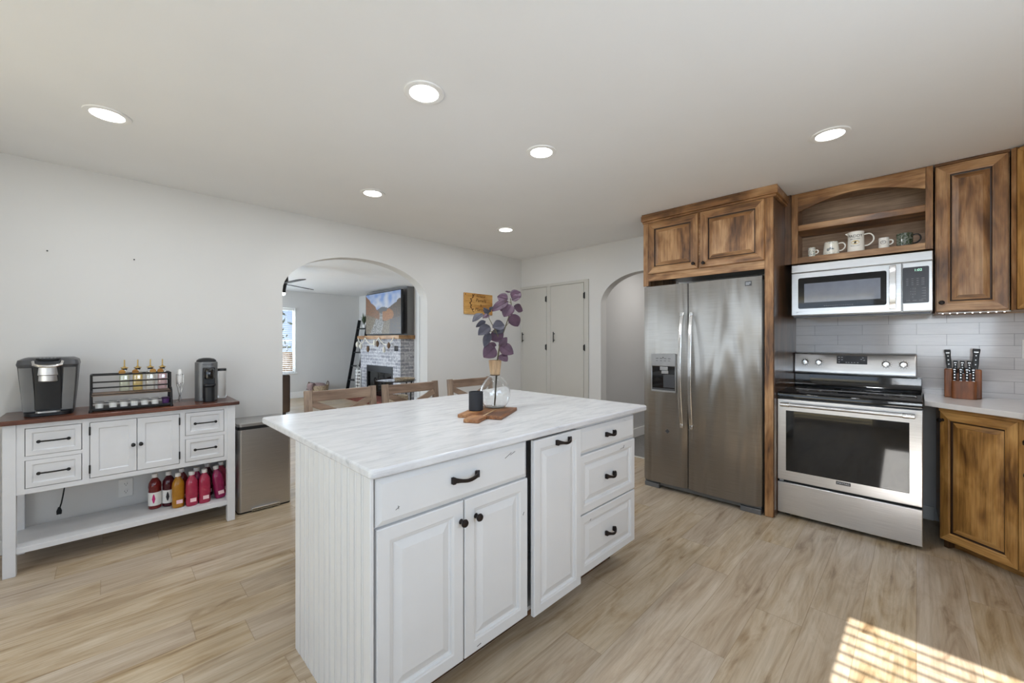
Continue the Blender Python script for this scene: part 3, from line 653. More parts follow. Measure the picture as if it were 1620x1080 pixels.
# ------------------------------------------------------------------ coffee sideboard along the left wall
cs = thing('sideboard', 'distressed white sideboard with red-brown top and open lower shelf, against the left wall', 'sideboard', (-.406, 3.52, 0))
MB().box(-.032, 1.088, -.028, .405, .840, .866).build('top', M['mahog'], cs, bevel=.005)
for x in (0, 1.018):
    MB().box(x, x+.048, 0, .048, 0, .84).build('leg', M['cwhite'], cs, bevel=.002)
    MB().box(x, x+.048, .345, .393, 0, .84).build('leg', M['cwhite'], cs, bevel=.002)
m = MB()
m.box(.048, 1.018, .006, .03, .812, .84).box(.048, 1.018, .006, .03, .445, .474)
for a, b_ in ((.048, .078), (.299, .329), (.752, .780), (1.000, 1.018)): m.box(a, b_, .006, .03, .474, .812)
for a, b_ in ((.078, .299), (.780, 1.0)): m.box(a, b_, .006, .03, .632, .655)
m.box(.048, 1.018, .03, .38, .445, .46).box(.02, .048, .03, .36, .445, .84).box(1.018, 1.046, .03, .36, .445, .84).box(.048, 1.018, .37, .38, .46, .84).box(.06, 1.0, .032, .37, .46, .47)
m.build('case', M['cwhite'], cs, smooth=False)
for x0, x1 in ((.081, .296), (.783, .997)):
    for z0, z1 in ((.657, .809), (.477, .630)):
        d = MB(); shaker(d, x0, x1, z0, z1, .024, y=.004); d = d.build('drawer', M['cwhite'], cs, smooth=False); barpull(d, (x0+x1)/2, (z0+z1)/2+.002, .115, .004)
d = MB(); shaker(d, .332, .5385, .477, .809, .036, y=.004); d = d.build('door', M['cwhite'], cs, smooth=False); knob(d, .522, .645, .004, .011, 'blackmetal')
for z in (.53, .76): MB().cyl((.3305, .001, z-.025), (.3305, .001, z+.025), .004, seg=8).build('hinge', M['blackmetal'], d)
d = MB(); shaker(d, .5415, .749, .477, .809, .036, y=.004); d = d.build('door', M['cwhite'], cs, smooth=False); knob(d, .558, .645, .004, .011, 'blackmetal')
for z in (.53, .76): MB().cyl((.7505, .001, z-.025), (.7505, .001, z+.025), .004, seg=8).build('hinge', M['blackmetal'], d)
MB().box(.01, 1.056, .01, .385, .118, .150).build('lower_shelf', M['cwhite'], cs, bevel=.002)

# pod coffee maker
k = thing('coffee_maker', 'large dark grey pod coffee maker at the left end of the sideboard', 'coffee maker', (-.245, 3.60, .866))
m = MB(); secs = []
for z, w, yf, yb in ((0, .196, .02, .26), (.03, .200, .02, .27), (.16, .222, .0, .28), (.285, .238, -.02, .285), (.300, .246, -.026, .288), (.325, .236, -.02, .28), (.338, .19, .0, .26)):
    secs.append([(x, y, z) for x, y, _ in rrect(w, yb-yf, .035, z, 5, 0, (yf+yb)/2)])
m.loft(secs); m.build('housing', M['darkgrey'], k)
MB().loft([rrect(.104, .03, .004, z, 3, 0, yc) for z, yc in ((.036, .008), (.16, -.002), (.285, -.024), (.300, -.027))]).build('front_recess', M['black'], k)
MB().loft([rrect(.19, .14, .05, z, 6, 0, .045) for z in (0, .022)]).build('base', M['black'], k, bevel=.003)
MB().loft([rrect(.098, .075, .02, z, 5, 0, -.005) for z in (.022, .030)]).build('drip_tray', M['silver'], k)
MB().lathe([(.040, .200), (.044, .204), (.046, .236), (.050, .240), (.052, .290)], (0, -.004, 0), 32, sy=.9).build('brew_head', M['steel'], k)
m = MB(); arc = [(-.056+.0, -.030, .318), (-.052, -.048, .300), (-.030, -.062, .292), (0, -.067, .290), (.030, -.062, .292), (.052, -.048, .300), (.056, -.030, .318)]
m.tube(arc, .0085, 8); m.build('lift_handle', M['handle'], k)
m = MB(); m.lathe([(.001, .0), (.044, .0), (.050, .006), (.048, .014), (.001, .018)], (0, -.012, .322), 32, sy=.62); m.build('control_panel', M['black'], k)
m = MB()
for i in range(5): m.lathe([(.005, 0), (.005, .003), (.001, .004)], ((i-2)*.014, -.032+abs(i-2)*.002, .336), 10)
m.build('buttons', M['silver'], k)
for s_ in (-1, 1): MB().loft([rrect(.052, .012, .003, z, 3, s_*xc, yc) for z, xc, yc in ((.03, .072, .006), (.16, .080, -.002), (.282, .086, -.021))]).build('side_panel', M['midgrey'], k)

# espresso capsule machine
k = thing('espresso_machine', 'slim silver and black capsule espresso machine at the right end of the sideboard', 'espresso machine', (.515, 3.70, .866), R(-8))
MB().loft([rrect(.135, .155, .05, z, 7, 0, .02) for z in (0, .285)]).build('housing', M['midgrey'], k, bevel=.006)
MB().lathe([(.06, .285), (.058, .296), (.045, .307), (.02, .313), (.001, .314)], (0, .02, 0), 32).build('lid', M['black'], k)
MB().box(-.022, .052, -.066, -.05, .02, .245).build('front_panel', M['black'], k, bevel=.006)
MB().lathe([(.001, .165), (.030, .165), (.033, .175), (.033, .225), (.026, .240), (.001, .243)], (.016, -.070, 0), 28).build('brew_head', M['blackgloss'], k)
m = MB(); m.loft([rrect(.078, .075, .03, z, 6, .018, -.085) for z in (.112, .128)]); m.build('cup_support', M['black'], k, bevel=.003)
MB().loft([rrect(.07, .07, .03, z, 6, .016, -.075) for z in (.0, .108)]).build('drip_base', M['black'], k, bevel=.003)
MB().loft([rrect(.05, .11, .022, z, 6, .094, .03) for z in (.015, .215)]).build('water_tank', M['glass'], k)
MB().loft([rrect(.054, .114, .022, z, 6, .094, .03) for z in (.215, .230)]).build('tank_lid', M['black'], k)
m = MB(); add_text(m, 'NESPRESSO', .013, .012, -.058, .266); m.build('lettering', M['ink'], k)

# two-tier metal rack
k = thing('coffee_rack', 'black metal two-tier countertop rack with wooden shelf holding syrup bottles and pods', 'rack', (-.078, 3.555, .866))
m = MB(); r_ = .0055
for x in (.006, .384):
    m.tube([(x, .0, 0), (x, 0, .075), (x, .01, .105), (x, .04, .122), (x, .075, .124)], r_, 8)
    m.tube([(x, .075, 0.0), (x, .075, .225)], r_, 8); m.tube([(x, .19, 0), (x, .19, .225)], r_, 8)
    m.tube([(x, .075, .222), (x, .19, .222)], r_*.8, 8); m.tube([(x, 0, .015), (x, .19, .015)], r_*.8, 8); m.tube([(x, .075, .17), (x, .19, .17)], r_*.7, 8)
for z in (.222, .178, .142): m.tube([(.006, .075, z), (.384, .075, z)], r_*.85, 8)
for z in (.222, .17): m.tube([(.006, .19, z), (.384, .19, z)], r_*.8, 8)
m.tube([(.006, 0, .105), (.384, 0, .105)], .0028, 6); m.tube([(.006, 0, .055), (.384, 0, .055)], .0024, 6)
m.build('frame', M['blackmetal'], k)
for x in (.006, .384):
    for y in (0, .19): MB().lathe([(.009, 0), (.010, .006), (.006, .016)], (x, y, 0), 12).build('foot', M['blackmetal'], k)
MB().box(.008, .382, .004, .188, .096, .106).build('wooden_shelf', M['stool'], k, bevel=.001)
MB().box(.008, .382, .0, .188, .010, .016).box(.008, .382, -.002, .002, .010, .022).build('tray', M['blackmetal'], k, bevel=.001)
LQ = [('pale green', (.74, .76, .58), .079), ('amber yellow', (.80, .58, .20), .143), ('pale cream', (.80, .75, .66), .206), ('rose pink', (.76, .50, .50), .268)]
for i, (nm, lc, x) in enumerate(LQ):
    o = thing('syrup_bottle', '%s syrup bottle with gold spout, %s on the black rack' % (nm, ('leftmost', 'second from left', 'third from left', 'rightmost')[i]), 'bottle', (x, 3.685, .973), 0, 'syrup bottles on the rack')
    MB().loft([rrect(w, w, w*.3, z, 4) for z, w in ((0, .046), (.004, .050), (.112, .050), (.128, .040), (.136, .024), (.148, .022))]).build('glass_body', M['bottleglass'], o)
    MB().loft([rrect(.047, .047, .012, z, 4) for z in (.005, .110 if i != 1 else .112)]).build('syrup', plain('syrup_'+nm.replace(' ', '_'), lc, .2, var=.03), o)
    MB().lathe([(.012, .146), (.013, .150), (.020, .152), (.020, .155), (.008, .160), (.0035, .165), (.0032, .205), (.001, .207)], seg=16).build('spout', plain('brass_spout', srgb(196, 164, 96), .3, .8) if i == 0 else bpy.data.materials['brass_spout'], o)
    MB().lathe([(.013, .140), (.014, .145), (.0135, .151)], seg=16).build('collar', M['black'], o)
    tg_ = MB(); tg_.M = Matrix.Translation((-.012 if i != 2 else .012, -.030, .128)) @ Matrix.Rotation(R(18), 4, 'X')
    tg_.lathe([(.001, -.001), (.0165, -.001), (.0165, .001), (.001, .001)], seg=22, axis='y'); tg_.tube([(0, 0, .016), (.004, .014, .022)], .0008, 5); tg_.build('wooden_tag', M['signw'], o)
pods = [-.036, .025, .075, .124, .174, .225]
PL_ = ['at the left end', 'second from the left', 'third from the left', 'fourth from the left', 'fifth from the left', 'beside the purple pod']
for i, x in enumerate(pods):
    o = thing('coffee_pod', 'white coffee pod in the lower tier of the black rack, %s' % PL_[i], 'coffee pod', (x, 3.595, .8825), 0, 'coffee pods in the rack')
    MB().lathe([(.017, 0), (.0215, .040), (.0235, .0405), (.0235, .042), (.001, .0425)], seg=24).build('cup', M['plate'], o)
    MB().lathe([(.0216, .0428), (.001, .0432)], seg=24).build('lid', M['midgrey'], o)
o = thing('coffee_pod', 'purple coffee pod at the right end of the lower tier of the black rack', 'coffee pod', (.279, 3.595, .8825), 0, 'coffee pods in the rack')
MB().lathe([(.017, 0), (.0215, .040), (.0235, .0405), (.0235, .042), (.001, .0425)], seg=24).build('cup', plain('purple_foil', srgb(78, 44, 96), .35), o)
MB().lathe([(.0216, .0428), (.001, .0432)], seg=24).build('lid', bpy.data.materials['purple_foil'], o)
# milk frother on its stand
o = thing('milk_frother', 'white handheld milk frother on a thin wire stand beside the black rack', 'milk frother', (.362, 3.69, .866))
MB().lathe([(.004, .118), (.011, .128), (.0165, .155), (.0165, .19), (.013, .222), (.008, .236), (.002, .238)], seg=20).build('handle', M['plate'], o)
MB().tube([(0, 0, .02), (0, 0, .12)], .0022, 8).tube([(.008*math.cos(a), .008*math.sin(a), .02) for a in [2*PI*i/16 for i in range(16)]], .0016, 6, closed=True).build('whisk', M['handle'], o)
m = MB()
for a in (R(200), R(340), R(90)):
    m.tube([(.030*math.cos(a), .030*math.sin(a), .003), (.012*math.cos(a), .012*math.sin(a), .012), (.004*math.cos(a), .004*math.sin(a), .05), (.014*math.cos(a), .014*math.sin(a), .11), (.021*math.cos(a), .021*math.sin(a), .14), (.021*math.cos(a), .021*math.sin(a), .20)], .0016, 6)
for z in (.14, .20): m.tube([(.021*math.cos(2*PI*i/24), .021*math.sin(2*PI*i/24), z) for i in range(24)], .0014, 6, closed=True)
m.build('stand', M['handle'], o)
# hanging cord and plug
o = thing('power_cord', 'black power cord with plug hanging under the left of the sideboard', 'cord', (-.2, 3.895, .46))
MB().tube([(.004, 0, .03), (.006, -.005, -.04), (.004, -.01, -.10), (-.002, -.02, -.15), (-.008, -.03, -.19), (-.014, -.04, -.215)], .0035, 8).build('cord', M['rubber'], o)
m = MB(); m.loft([rrect(w, .018, .005, z, 4, -.017, -.045) for z, w in ((-.255, .022), (-.235, .024), (-.212, .010))]); m.build('plug', M['rubber'], o)
m = MB()
for s_ in (-1, 1): m.box(-.017+s_*.006-.001, -.017+s_*.006+.001, -.048, -.042, -.272, -.254)
m.build('prongs', M['handle'], o)
def outlet(name, label, loc, rz, duplex=True):
    o = thing(name, label, 'wall outlet', loc, rz)
    MB().box(-.0375, .0375, -.006, 0, -.062, .062).build('cover_plate', M['plate'], o, bevel=.003)
    for s_ in (-1, 1):
        r = MB().lathe([(.017, -.009), (.017, -.006)], (0, 0, s_*.026), 24, axis='y').build('receptacle', M['plate'], o)
        MB().box(-.0075, -.0055, -.0096, -.0088, s_*.026-.002, s_*.026+.008).box(.0055, .0075, -.0096, -.0088, s_*.026-.002, s_*.026+.008).cyl((0, -.0096, s_*.026-.008), (0, -.0088, s_*.026-.008), .0025, seg=10).build('slots', M['ink'], r)
    return o
outlet('wall_outlet', 'white duplex wall outlet low on the left wall, under the sideboard', (.092, 3.94, .272), 0)
outlet('wall_outlet', 'white outlet plate on the tile backsplash at the right edge of the photo', (4.24, -.525, 1.25), R(-90))

# drink bottles on the lower shelf
def drink(x, y, col, kind, label, h=.24, tilt=0):
    o = thing('drink_bottle', label, 'bottle', (x, y, .150), 0, 'drink bottles on the sideboard shelf')
    if tilt: o.rotation_euler = (0, tilt, 0); o.location.z += .034*math.sin(abs(tilt))
    mt = plain('drink_'+col[0], col[1], .12, var=.12, scale=30, trans=.5, coat=.3) if 'drink_'+col[0] not in bpy.data.materials else bpy.data.materials['drink_'+col[0]]
    if kind == 'label':
        pf = [(.030, 0), (.035, .006), (.035, .11), (.034, .135), (.036, .15), (.033, .175), (.020, .200), (.0135, .207), (.0135, .214)]
        MB().lathe(pf, seg=28).build('bottle_body', mt, o)
        lb = MB().lathe([(.0352, .025), (.0358, .025), (.0358, .115), (.0352, .115)], seg=28, closed=True).build('paper_label', M['plate'], o)
        m = MB()
        for i in range(9):
            a0 = R(-118+i*3.2); m.add([(.0363*math.cos(a0+e), .0363*math.sin(a0+e), z) for e, z in ((0, .07-.028*math.sin(PI*(i+.5)/9)), (R(3.2), .07-.028*math.sin(PI*(i+.5)/9)), (R(3.2), .07+.034*math.sin(PI*(i+.5)/9)), (0, .07+.034*math.sin(PI*(i+.5)/9)))], [(0, 1, 2, 3)])
        if 'dark' not in label: m.build('printed_mark', plain('magenta_print', srgb(196, 30, 110), .5), lb)
        else: m.build('printed_mark', M['ink'], lb)
    else:
        m = MB(); secs = []
        for z, w in ((0, .058), (.006, .066), (.02, .068), (.06, .066), (.075, .070), (.15, .068), (.17, .064), (.195, .040), (.205, .028), (.214, .027)):
            secs.append(rrect(w, w, w*.38, z, 6))
        m.loft(secs).build('bottle_body', mt, o)
        MB().box(-.012, .022, -.0358, -.034, .03, .055).build('printed_mark', plain('faded_print', srgb(240, 200, 205), .5) if 'faded_print' not in bpy.data.materials else bpy.data.materials['faded_print'], o)
    MB().lathe([(.0165, .212), (.017, .214), (.017, .233), (.0155, .236), (.001, .237)], seg=24).build('cap', M['plate'], o)
    return o
red = ('red', (.28, .02, .02)); dred = ('dark_red', (.12, .01, .02)); orng = ('orange', (.75, .33, .02)); pink = ('pink', (.72, .05, .13)); mag = ('magenta', (.55, .03, .16))
drink(.232, 3.726, red, 'label', 'red drink bottle with white label and magenta mark, leftmost on the sideboard shelf')
drink(.305, 3.722, dred, 'label', 'dark red drink bottle with white label, beside the orange bottle')
drink(.348, 3.640, orng, 'plain', 'orange drink bottle on the lower shelf of the sideboard')
drink(.420, 3.612, pink, 'plain', 'pink drink bottle standing directly right of the orange bottle')
drink(.492, 3.614, pink, 'plain', 'pink drink bottle at the front, second to the right of the orange bottle')
drink(.457, 3.692, mag, 'plain', 'magenta drink bottle behind the two upright pink bottles')
drink(.380, 3.745, red, 'plain', 'red drink bottle in the back row behind the orange bottle')
drink(.530, 3.760, dred, 'plain', 'dark red drink bottle in the back row left of the leaning bottle')
drink(.590, 3.640, mag, 'plain', 'leaning magenta drink bottle near the right leg of the sideboard', tilt=R(-7))
drink(.612, 3.740, pink, 'plain', 'pink drink bottle in the right back corner of the sideboard shelf')

# trash can
k = thing('trash_can', 'rectangular stainless steel step trash can between the sideboard and the left archway', 'trash can', (.690, 3.585, 0))
MB().loft([rrect(.363, .30, .025, z, 6, .1815, .15) for z in (.012, .632)]).build('body', M['can'], k)
MB().loft([rrect(.360, .298, .025, z, 6, .1815, .15) for z in (0, .012)]).build('base', M['black'], k)
MB().loft([rrect(.367, .304, .026, z, 6, .1815, .15) for z in (.632, .656)]).build('rim', M['black'], k)
MB().loft([rrect(.367, .304, .026, z, 6, .1815, .15) for z in (.656, .676)]+[rrect(.345, .285, .02, .682, 6, .1815, .15)]).build('lid', M['can'], k)
MB().box(.085, .275, -.022, .02, .016, .026).box(.085, .275, -.022, -.018, .012, .034).build('pedal', M['handle'], k, bevel=.002)

# sign and nails on the left wall
k = thing('wall_sign', 'small wooden name sign with burnt lettering on the wall right of the left archway', 'sign', (3.328, 3.94, 1.772))
MB().box(-.235, .235, -.018, 0, -.132, .132).build('board', M['signw'], k, bevel=.006)
m = MB(); add_text(m, 'Kitchen of', .034, .03, -.0185, .096, shear=.2); add_text(m, 'Pamela', .062, .035, -.0185, .045, shear=.2); add_text(m, '&', .04, .035, -.0185, -.015); add_text(m, 'Marcela', .062, .035, -.0185, -.068, shear=.2)
m.build('lettering', M['burnt'], k)
m = MB(); pts = [(-.03-.105*math.sin(R(20+14*i)), -.019, .125-.0255*i) for i in range(10)]
m.tube(pts, .003, 6)
for i, p in enumerate(pts[1:9]):
    s_ = 1 if i % 2 else -1; q = Vector(p); tp = q+Vector((s_*.022, 0, .018))
    m.add([q, q+Vector((s_*.016, -.0004, .002)), tp, q+Vector((s_*.004, -.0004, .016))], [(0, 1, 2, 3)])
m.build('wreath', M['burnt'], k)
m = MB(); m.cyl((-.215, -.0195, .112), (-.215, -.018, .112), .006).build('screw_hole', M['soot_gap'], k)
for x, z, lb in ((-.272, 1.879, 'small dark nail in the left wall above the coffee maker, the left one'), (.134, 1.881, 'small dark nail in the left wall above the syrup rack, the right one')):
    o = MB().lathe([(.002, 0), (.002, -.012), (.0045, -.013), (.0045, -.0155)], (x, 3.94, z), 10, axis='y').build('nail', M['blackmetal']); tag(o, lb, 'nail')

# ------------------------------------------------------------------ refrigerator
RZ = -PI/2
f = thing('refrigerator', 'tall stainless side-by-side refrigerator with ice dispenser', 'refrigerator', (3.44, 1.752, 0), RZ)
MB().box(.012, .940, .085, .79, .05, 1.765).build('cabinet_body', M['darkgrey'], f, bevel=.004)
def fdoor(x0, x1, holes=None):
    m = MB(); n = 16; prof = []
    w = x1-x0
    for i in range(n+1):
        u = i/n; e = min(u, 1-u)*w
        prof.append((x0+u*w, .004-.012*math.sin(PI*u) + (.014*(1-min(1, e/.012))**2)))
    poly = prof+[(x1, .078), (x0, .078)]
    m.prism(poly, 'xy', .062, 1.790)
    return m
dl = fdoor(0, .387).build('door', M['fridge'], f, ang=50)
dr = fdoor(.396, .934).build('door', M['fridge'], f, ang=50)
MB().box(.387, .396, .03, .08, .07, 1.78).build('door_gap_shade', M['soot_gap'], f)  # black strip standing in for the shade between the doors
def fhandle(d, x, lean):
    m = MB(); secs = []
    for i in range(21):
        u = i/20; z = .572+u*(1.545-.572); y = -.012-.052*math.sin(PI*u)**.7; xx = x+lean*(math.sin(PI*u)-.6)*.004
        secs.append([(xx-.016, y+.005, z), (xx-.013, y-.007, z), (xx+.013, y-.007, z), (xx+.016, y+.005, z)])
    m.loft(secs)
    for z in (.590, 1.527): m.box(x-.012, x+.012, -.030, .0, z-.018, z+.018)
    m.build('handle', M['handle'], d, bevel=.003)
fhandle(dl, .352, -1); fhandle(dr, .432, 1)
# dispenser: fascia, frame, hollow with spout
ds = MB().box(.080, .300, -.017, .0, 1.085, 1.195).build('dispenser_panel', M['silver'], dl, bevel=.004)
m = MB()
for i in range(4): m.box(.125+i*.036, .148+i*.036, -.0176, -.0169, 1.150, 1.154); m.box(.125+i*.036, .145+i*.036, -.0176, -.0169, 1.130, 1.133)
m.lathe([(.005, -.0176), (.005, -.0168)], (.190, 0, 1.160), 12, axis='y').build('printed_marks', M['ink'], ds)
MB().box(.080, .088, -.014, .0, .872, 1.085).box(.292, .300, -.014, .0, .872, 1.085).box(.080, .300, -.014, .0, .860, .876).build('dispenser_frame', M['silver'], dl, bevel=.002)
MB().box(.088, .292, -.0105, -.006, .876, 1.085).build('dispenser_recess', M['blackgloss'], dl)
MB().box(.160, .230, -.016, -.009, 1.048, 1.082).box(.176, .236, -.020, -.009, 1.020, 1.046).build('dispenser_spout', M['silver'], dl, bevel=.003)
MB().box(.190, .288, -.0115, -.009, .90, 1.015).build('dispenser_paddle', M['darkgrey'], dl, bevel=.002)
MB().box(.092, .288, -.014, -.008, .878, .892).build('dispenser_tray', M['darkgrey'], dl)
m = MB(); m.box(.828, .872, -.0062, -.0035, 1.722, 1.758); b_ = m.build('badge', M['darkgrey'], dr)
m = MB()
for z in (1.732, 1.740, 1.748): m.box(.833, .866-(.008 if z < 1.735 else 0), -.007, -.006, z-.0016, z+.0016)
m.build('badge_lines', M['inkwhite'], b_)
m = MB(); m.M = Matrix.Translation((.225, -.0085, .522)) @ Matrix.Rotation(R(45), 4, 'Y'); m.box(-.014, .014, 0, .004, -.014, .014).build('diamond_sticker', M['darkgrey'], dl)
MB().box(.14, .79, .035, .09, .022, .058).build('bottom_grille', M['midgrey'], f, bevel=.003)
for x0, x1 in ((0.008, .14), (.79, .930)): MB().box(x0, x1, .012, .10, .0, .040).box(x0, x1, .02, .10, .044, .060).build('foot_cover', M['midgrey'], f, bevel=.003)
for x in (.012, .900): MB().box(x, x+.035, .03, .10, 1.766, 1.80).build('hinge_cover', M['darkgrey'], f, bevel=.004)

# cabinet around and over the refrigerator
k = thing('refrigerator_cabinet', 'stained alder cabinet with crown and two doors built around and over the refrigerator', 'cabinet', (3.46, 1.763, 0), RZ)
MB().box(.963, 1.0175, .0, .785, .003, 2.37).build('side_panel', M['alz'], k, bevel=.002)
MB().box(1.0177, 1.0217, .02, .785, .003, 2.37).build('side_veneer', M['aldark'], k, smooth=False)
MB().box(.0, .020, .09, .66, 1.80, 2.37).build('side_panel', M['alz'], k, bevel=.002)
MB().box(.02, .963, .016, .75, 1.915, 2.37).build('case', M['aldark'], k, smooth=False)
MB().box(.0, .05, .0, .016, 1.80, 2.37).build('face_frame_stile', M['alz'], k, bevel=.001)
MB().box(.05, .963, .0, .016, 1.842, 1.906).box(.05, .963, .0, .016, 2.362, 2.372).box(.483, .509, .0, .016, 1.906, 2.362).build('face_frame', M['aly'], k, bevel=.001)
MB().box(-.006, 1.04, -.010, .785, 2.366, 2.385).box(-.014, 1.050, -.022, .785, 2.385, 2.435).box(-.010, 1.045, -.016, .785, 2.435, 2.4495).build('crown', M['aly'], k, bevel=.004)
W3 = [M['alz'], M['aly'], M['alz'], M['glaze']]
def wdoor(par, x0, x1, z0, z1, kx, kz, mats=None, st=.062, y=-.018, t=.018):
    d = MB(); raised(d, x0, x1, z0, z1, st, t, (0, 1, 2), y, 3); d = d.build('door', mats or W3, par, smooth=False)
    if kx is not None: knob(d, kx, kz, y, .014)
    return d
wdoor(k, .050, .486, 1.906, 2.362, .455, 1.945); wdoor(k, .506, .964, 1.906, 2.362, .535, 1.940)

# open shelf cabinet over the microwave
k = thing('open_shelf_cabinet', 'stained alder open shelf unit with arched front holding the mugs, above the microwave', 'cabinet', (3.80, .695, 1.905), RZ)
az = 2.45-1.905
MB().box(-.0455, -.002, .0, .02, 0, az).build('filler_strip', M['aldark'], k)
pts = [(0, 0), (.771, 0), (.771, az-.003), (0, az-.003)]
for a_, b_ in ((0, .041), (.736, .771)): MB().box(a_, b_, 0, .02, 0, az-.003).build('face_frame_stile', M['alz'], k, bevel=.0015)
MB().box(.041, .736, 0, .02, 0, .045).build('face_frame_rail', M['aly'], k, bevel=.0015)
m = MB()
ar = [(.041+.695*i/24, .400+.080*math.sin(PI*i/24)) for i in range(25)]
m.prism([(.041, az-.003)]+ar+[(.736, az-.003)], 'xz', 0, .02); m.build('face_frame_rail', M['aly'], k, bevel=.0015)
MB().box(0, .018, .02, .34, 0, az-.003).box(.753, .771, .02, .34, 0, az-.003).build('side_panel', M['alback'], k, smooth=False)
MB().box(.018, .753, .32, .34, .02, az-.003).build('back_panel', M['alback'], k, smooth=False)
MB().box(.018, .753, .02, .32, .02, .045).build('deck', M['alback'], k, smooth=False)
MB().box(.018, .753, .02, .32, az-.02, az-.003).build('top_board', M['alback'], k, smooth=False)
MB().box(.018, .753, .045, .32, .259, .280).box(.018, .753, .030, .048, .256, .304).build('shelf', M['aly'], k, bevel=.004)
MB().box(0, .771, .34, .44, 0, az-.003).build('wall_cleat', M['aldark'], k, smooth=False)

# mugs
def smooth_path(p, k=5):
    p = [Vector(q) for q in p]; out = []
    for i in range(len(p)-1):
        a, b, c, d = p[max(i-1, 0)], p[i], p[i+1], p[min(i+2, len(p)-1)]
        for q in range(k):
            t = q/k; out.append(.5*((2*b)+(c-a)*t+(2*a-5*b+4*c-d)*t*t+(3*b-a-3*c+d)*t**3))
    return out+[p[-1]]
def mug(label, y, r, h, prof, deco, hr, hz, x=3.875, name='mug', hand='white_ceramic', hsx=1):
    o = thing(name, label, name.replace('_', ' '), (x, y, 1.950), R(-90), 'mugs on the arched wooden shelf')
    outl = prof or [(r*.9, 0), (r, .004), (r, h-.002), (r-.0015, h)]
    inn = [(outl[-1][0]-.003, h-.001), (outl[0][0]-.004 if outl[0][0] > .008 else .004, .006), (.001, .005)]
    full = []
    for (r0, z0), (r1, z1) in zip(outl[:-1], outl[1:]):
        ns = max(1, int((z1-z0)/.002)); full += [(r0+(r1-r0)*q/ns, z0+(z1-z0)*q/ns) for q in range(ns)]
    full.append(outl[-1])
    b = MB().lathe(full+inn, seg=96).build('body', deco[0], o)
    if deco[1]: paint(b, deco[1])
    rr = outl[len(outl)//2][0]
    hp = smooth_path([(rr-.003, 0, hz+hr*1.0), (rr+hr*.75*hsx, 0, hz+hr*1.05), (rr+hr*1.25*hsx, 0, hz+hr*.45), (rr+hr*1.2*hsx, 0, hz-hr*.35), (rr+hr*.6*hsx, 0, hz-hr*.95), (rr-.003, 0, hz-hr*1.05)])
    m = MB(); m.tube(hp, .0045, 10)
    m.build('handle', M[hand], o)
    return o
AM = attr_mat('painted_ceramic', .25, coat=.3)
def spots(cols, base, sc, th, zlo=0, zhi=1):
    def fn(p):
        a = math.atan2(p.y, p.x); q = Vector((math.cos(a)*.035, math.sin(a)*.035, p.z))*sc
        v = noise.noise(q)
        if v > th and zlo < p.z < zhi: return cols[int(abs(noise.noise(q*.35+Vector((7, 3, 1))))*9) % len(cols)]
        return base
    return fn
CW = srgb(232, 228, 216)
mug('tiny floral mug with green and violet flowers, leftmost on the arched shelf', .577, .0235, .078, None, (AM, spots([srgb(80, 110, 70), srgb(110, 104, 150), srgb(120, 150, 140)], CW, 150, .22)), .013, .042)
def birds(p):
    a = math.atan2(p.y, p.x)+PI/2; u = a*.043; z = p.z
    for cx, cz, w, h in ((0, .045, .018, .006), (-.012, .040, .008, .012), (.004, .054, .007, .008), (.012, .042, .010, .005)):
        if ((u-cx)/w)**2+((z-cz)/h)**2 < 1 and noise.noise(Vector((u, z, .3))*380) > -.15: return srgb(74, 92, 104)
    if noise.noise(Vector((u, z, .7))*260) > .3 and (z < .018 or z > .084): return srgb(96, 112, 118)
    return CW
mug('cream tankard mug with a blue bird drawing, second from left on the arched shelf', .457, .044, .1, [(.050, 0), (.051, .003), (.047, .05), (.0415, .096), (.0405, .1)], (AM, birds), .027, .058)
o = mug('tall cream whiskey jug with black lettering, in the middle of the arched shelf', .314, .046, .148, [(.049, 0), (.050, .003), (.0475, .08), (.046, .125), (.047, .145), (.0475, .148)], (M['white_ceramic'], None), .040, .085, name='jug')
m = MB()
wrap_text(m, 'PADDY', .027, .0478, R(-90), .113, arc=-.004); wrap_text(m, 'IRISH WHISKEY', .0085, .0482, R(-90), .092, arc=-.003); wrap_text(m, 'OLD IRISH WHISKEY', .006, .049, R(-90), .042, arc=-.012)
m.build('lettering', M['ink'], o)
m = MB(); vsl = [(.0486*math.cos(R(-90)), .0486*math.sin(R(-90)), .068)]
for i in range(28):
    a = 2*PI*i/28; aa = R(-90)+.024*math.cos(a)/.0486; vsl.append((.0486*math.cos(aa), .0486*math.sin(aa), .068+.014*math.sin(a)))
m.add(vsl, [(0, 1+i, 1+(i+1) % 28) for i in range(28)]); m.build('emblem', plain('ochre_print', srgb(206, 180, 120), .5), o)
m = MB(); vsl = []
for i in range(12):
    a = 2*PI*i/12; aa = R(-90)+(.006+.002*math.sin(2*a))*math.cos(a)/.0489; vsl.append((.0489*math.cos(aa), .0489*math.sin(aa), .068+.009*math.sin(a)))
m.add(vsl, [tuple(range(12))]); m.build('emblem_figure', M['ink'], o)
m = MB(); m.loft([[(-.040, -.012, .148), (-.040, .012, .148), (-.044, .008, .125), (-.044, -.008, .125)], [(-.062, -.003, .146), (-.062, .003, .146), (-.058, .002, .140), (-.058, -.002, .140)]]); m.build('spout', M['white_ceramic'], o)
o = mug('small white mug with a black oval emblem, fourth from left on the arched shelf', .163, .0285, .080, None, (M['white_ceramic'], None), .0145, .046)
m = MB(); r_ = .0288
ring = []
for i in range(32):
    a = 2*PI*i/32; aa = R(-90)-.1+.0145*math.cos(a)/r_; ring.append((r_*math.cos(aa), r_*math.sin(aa), .046+.0115*math.sin(a)))
m.tube(ring, .0014, 6, closed=True)
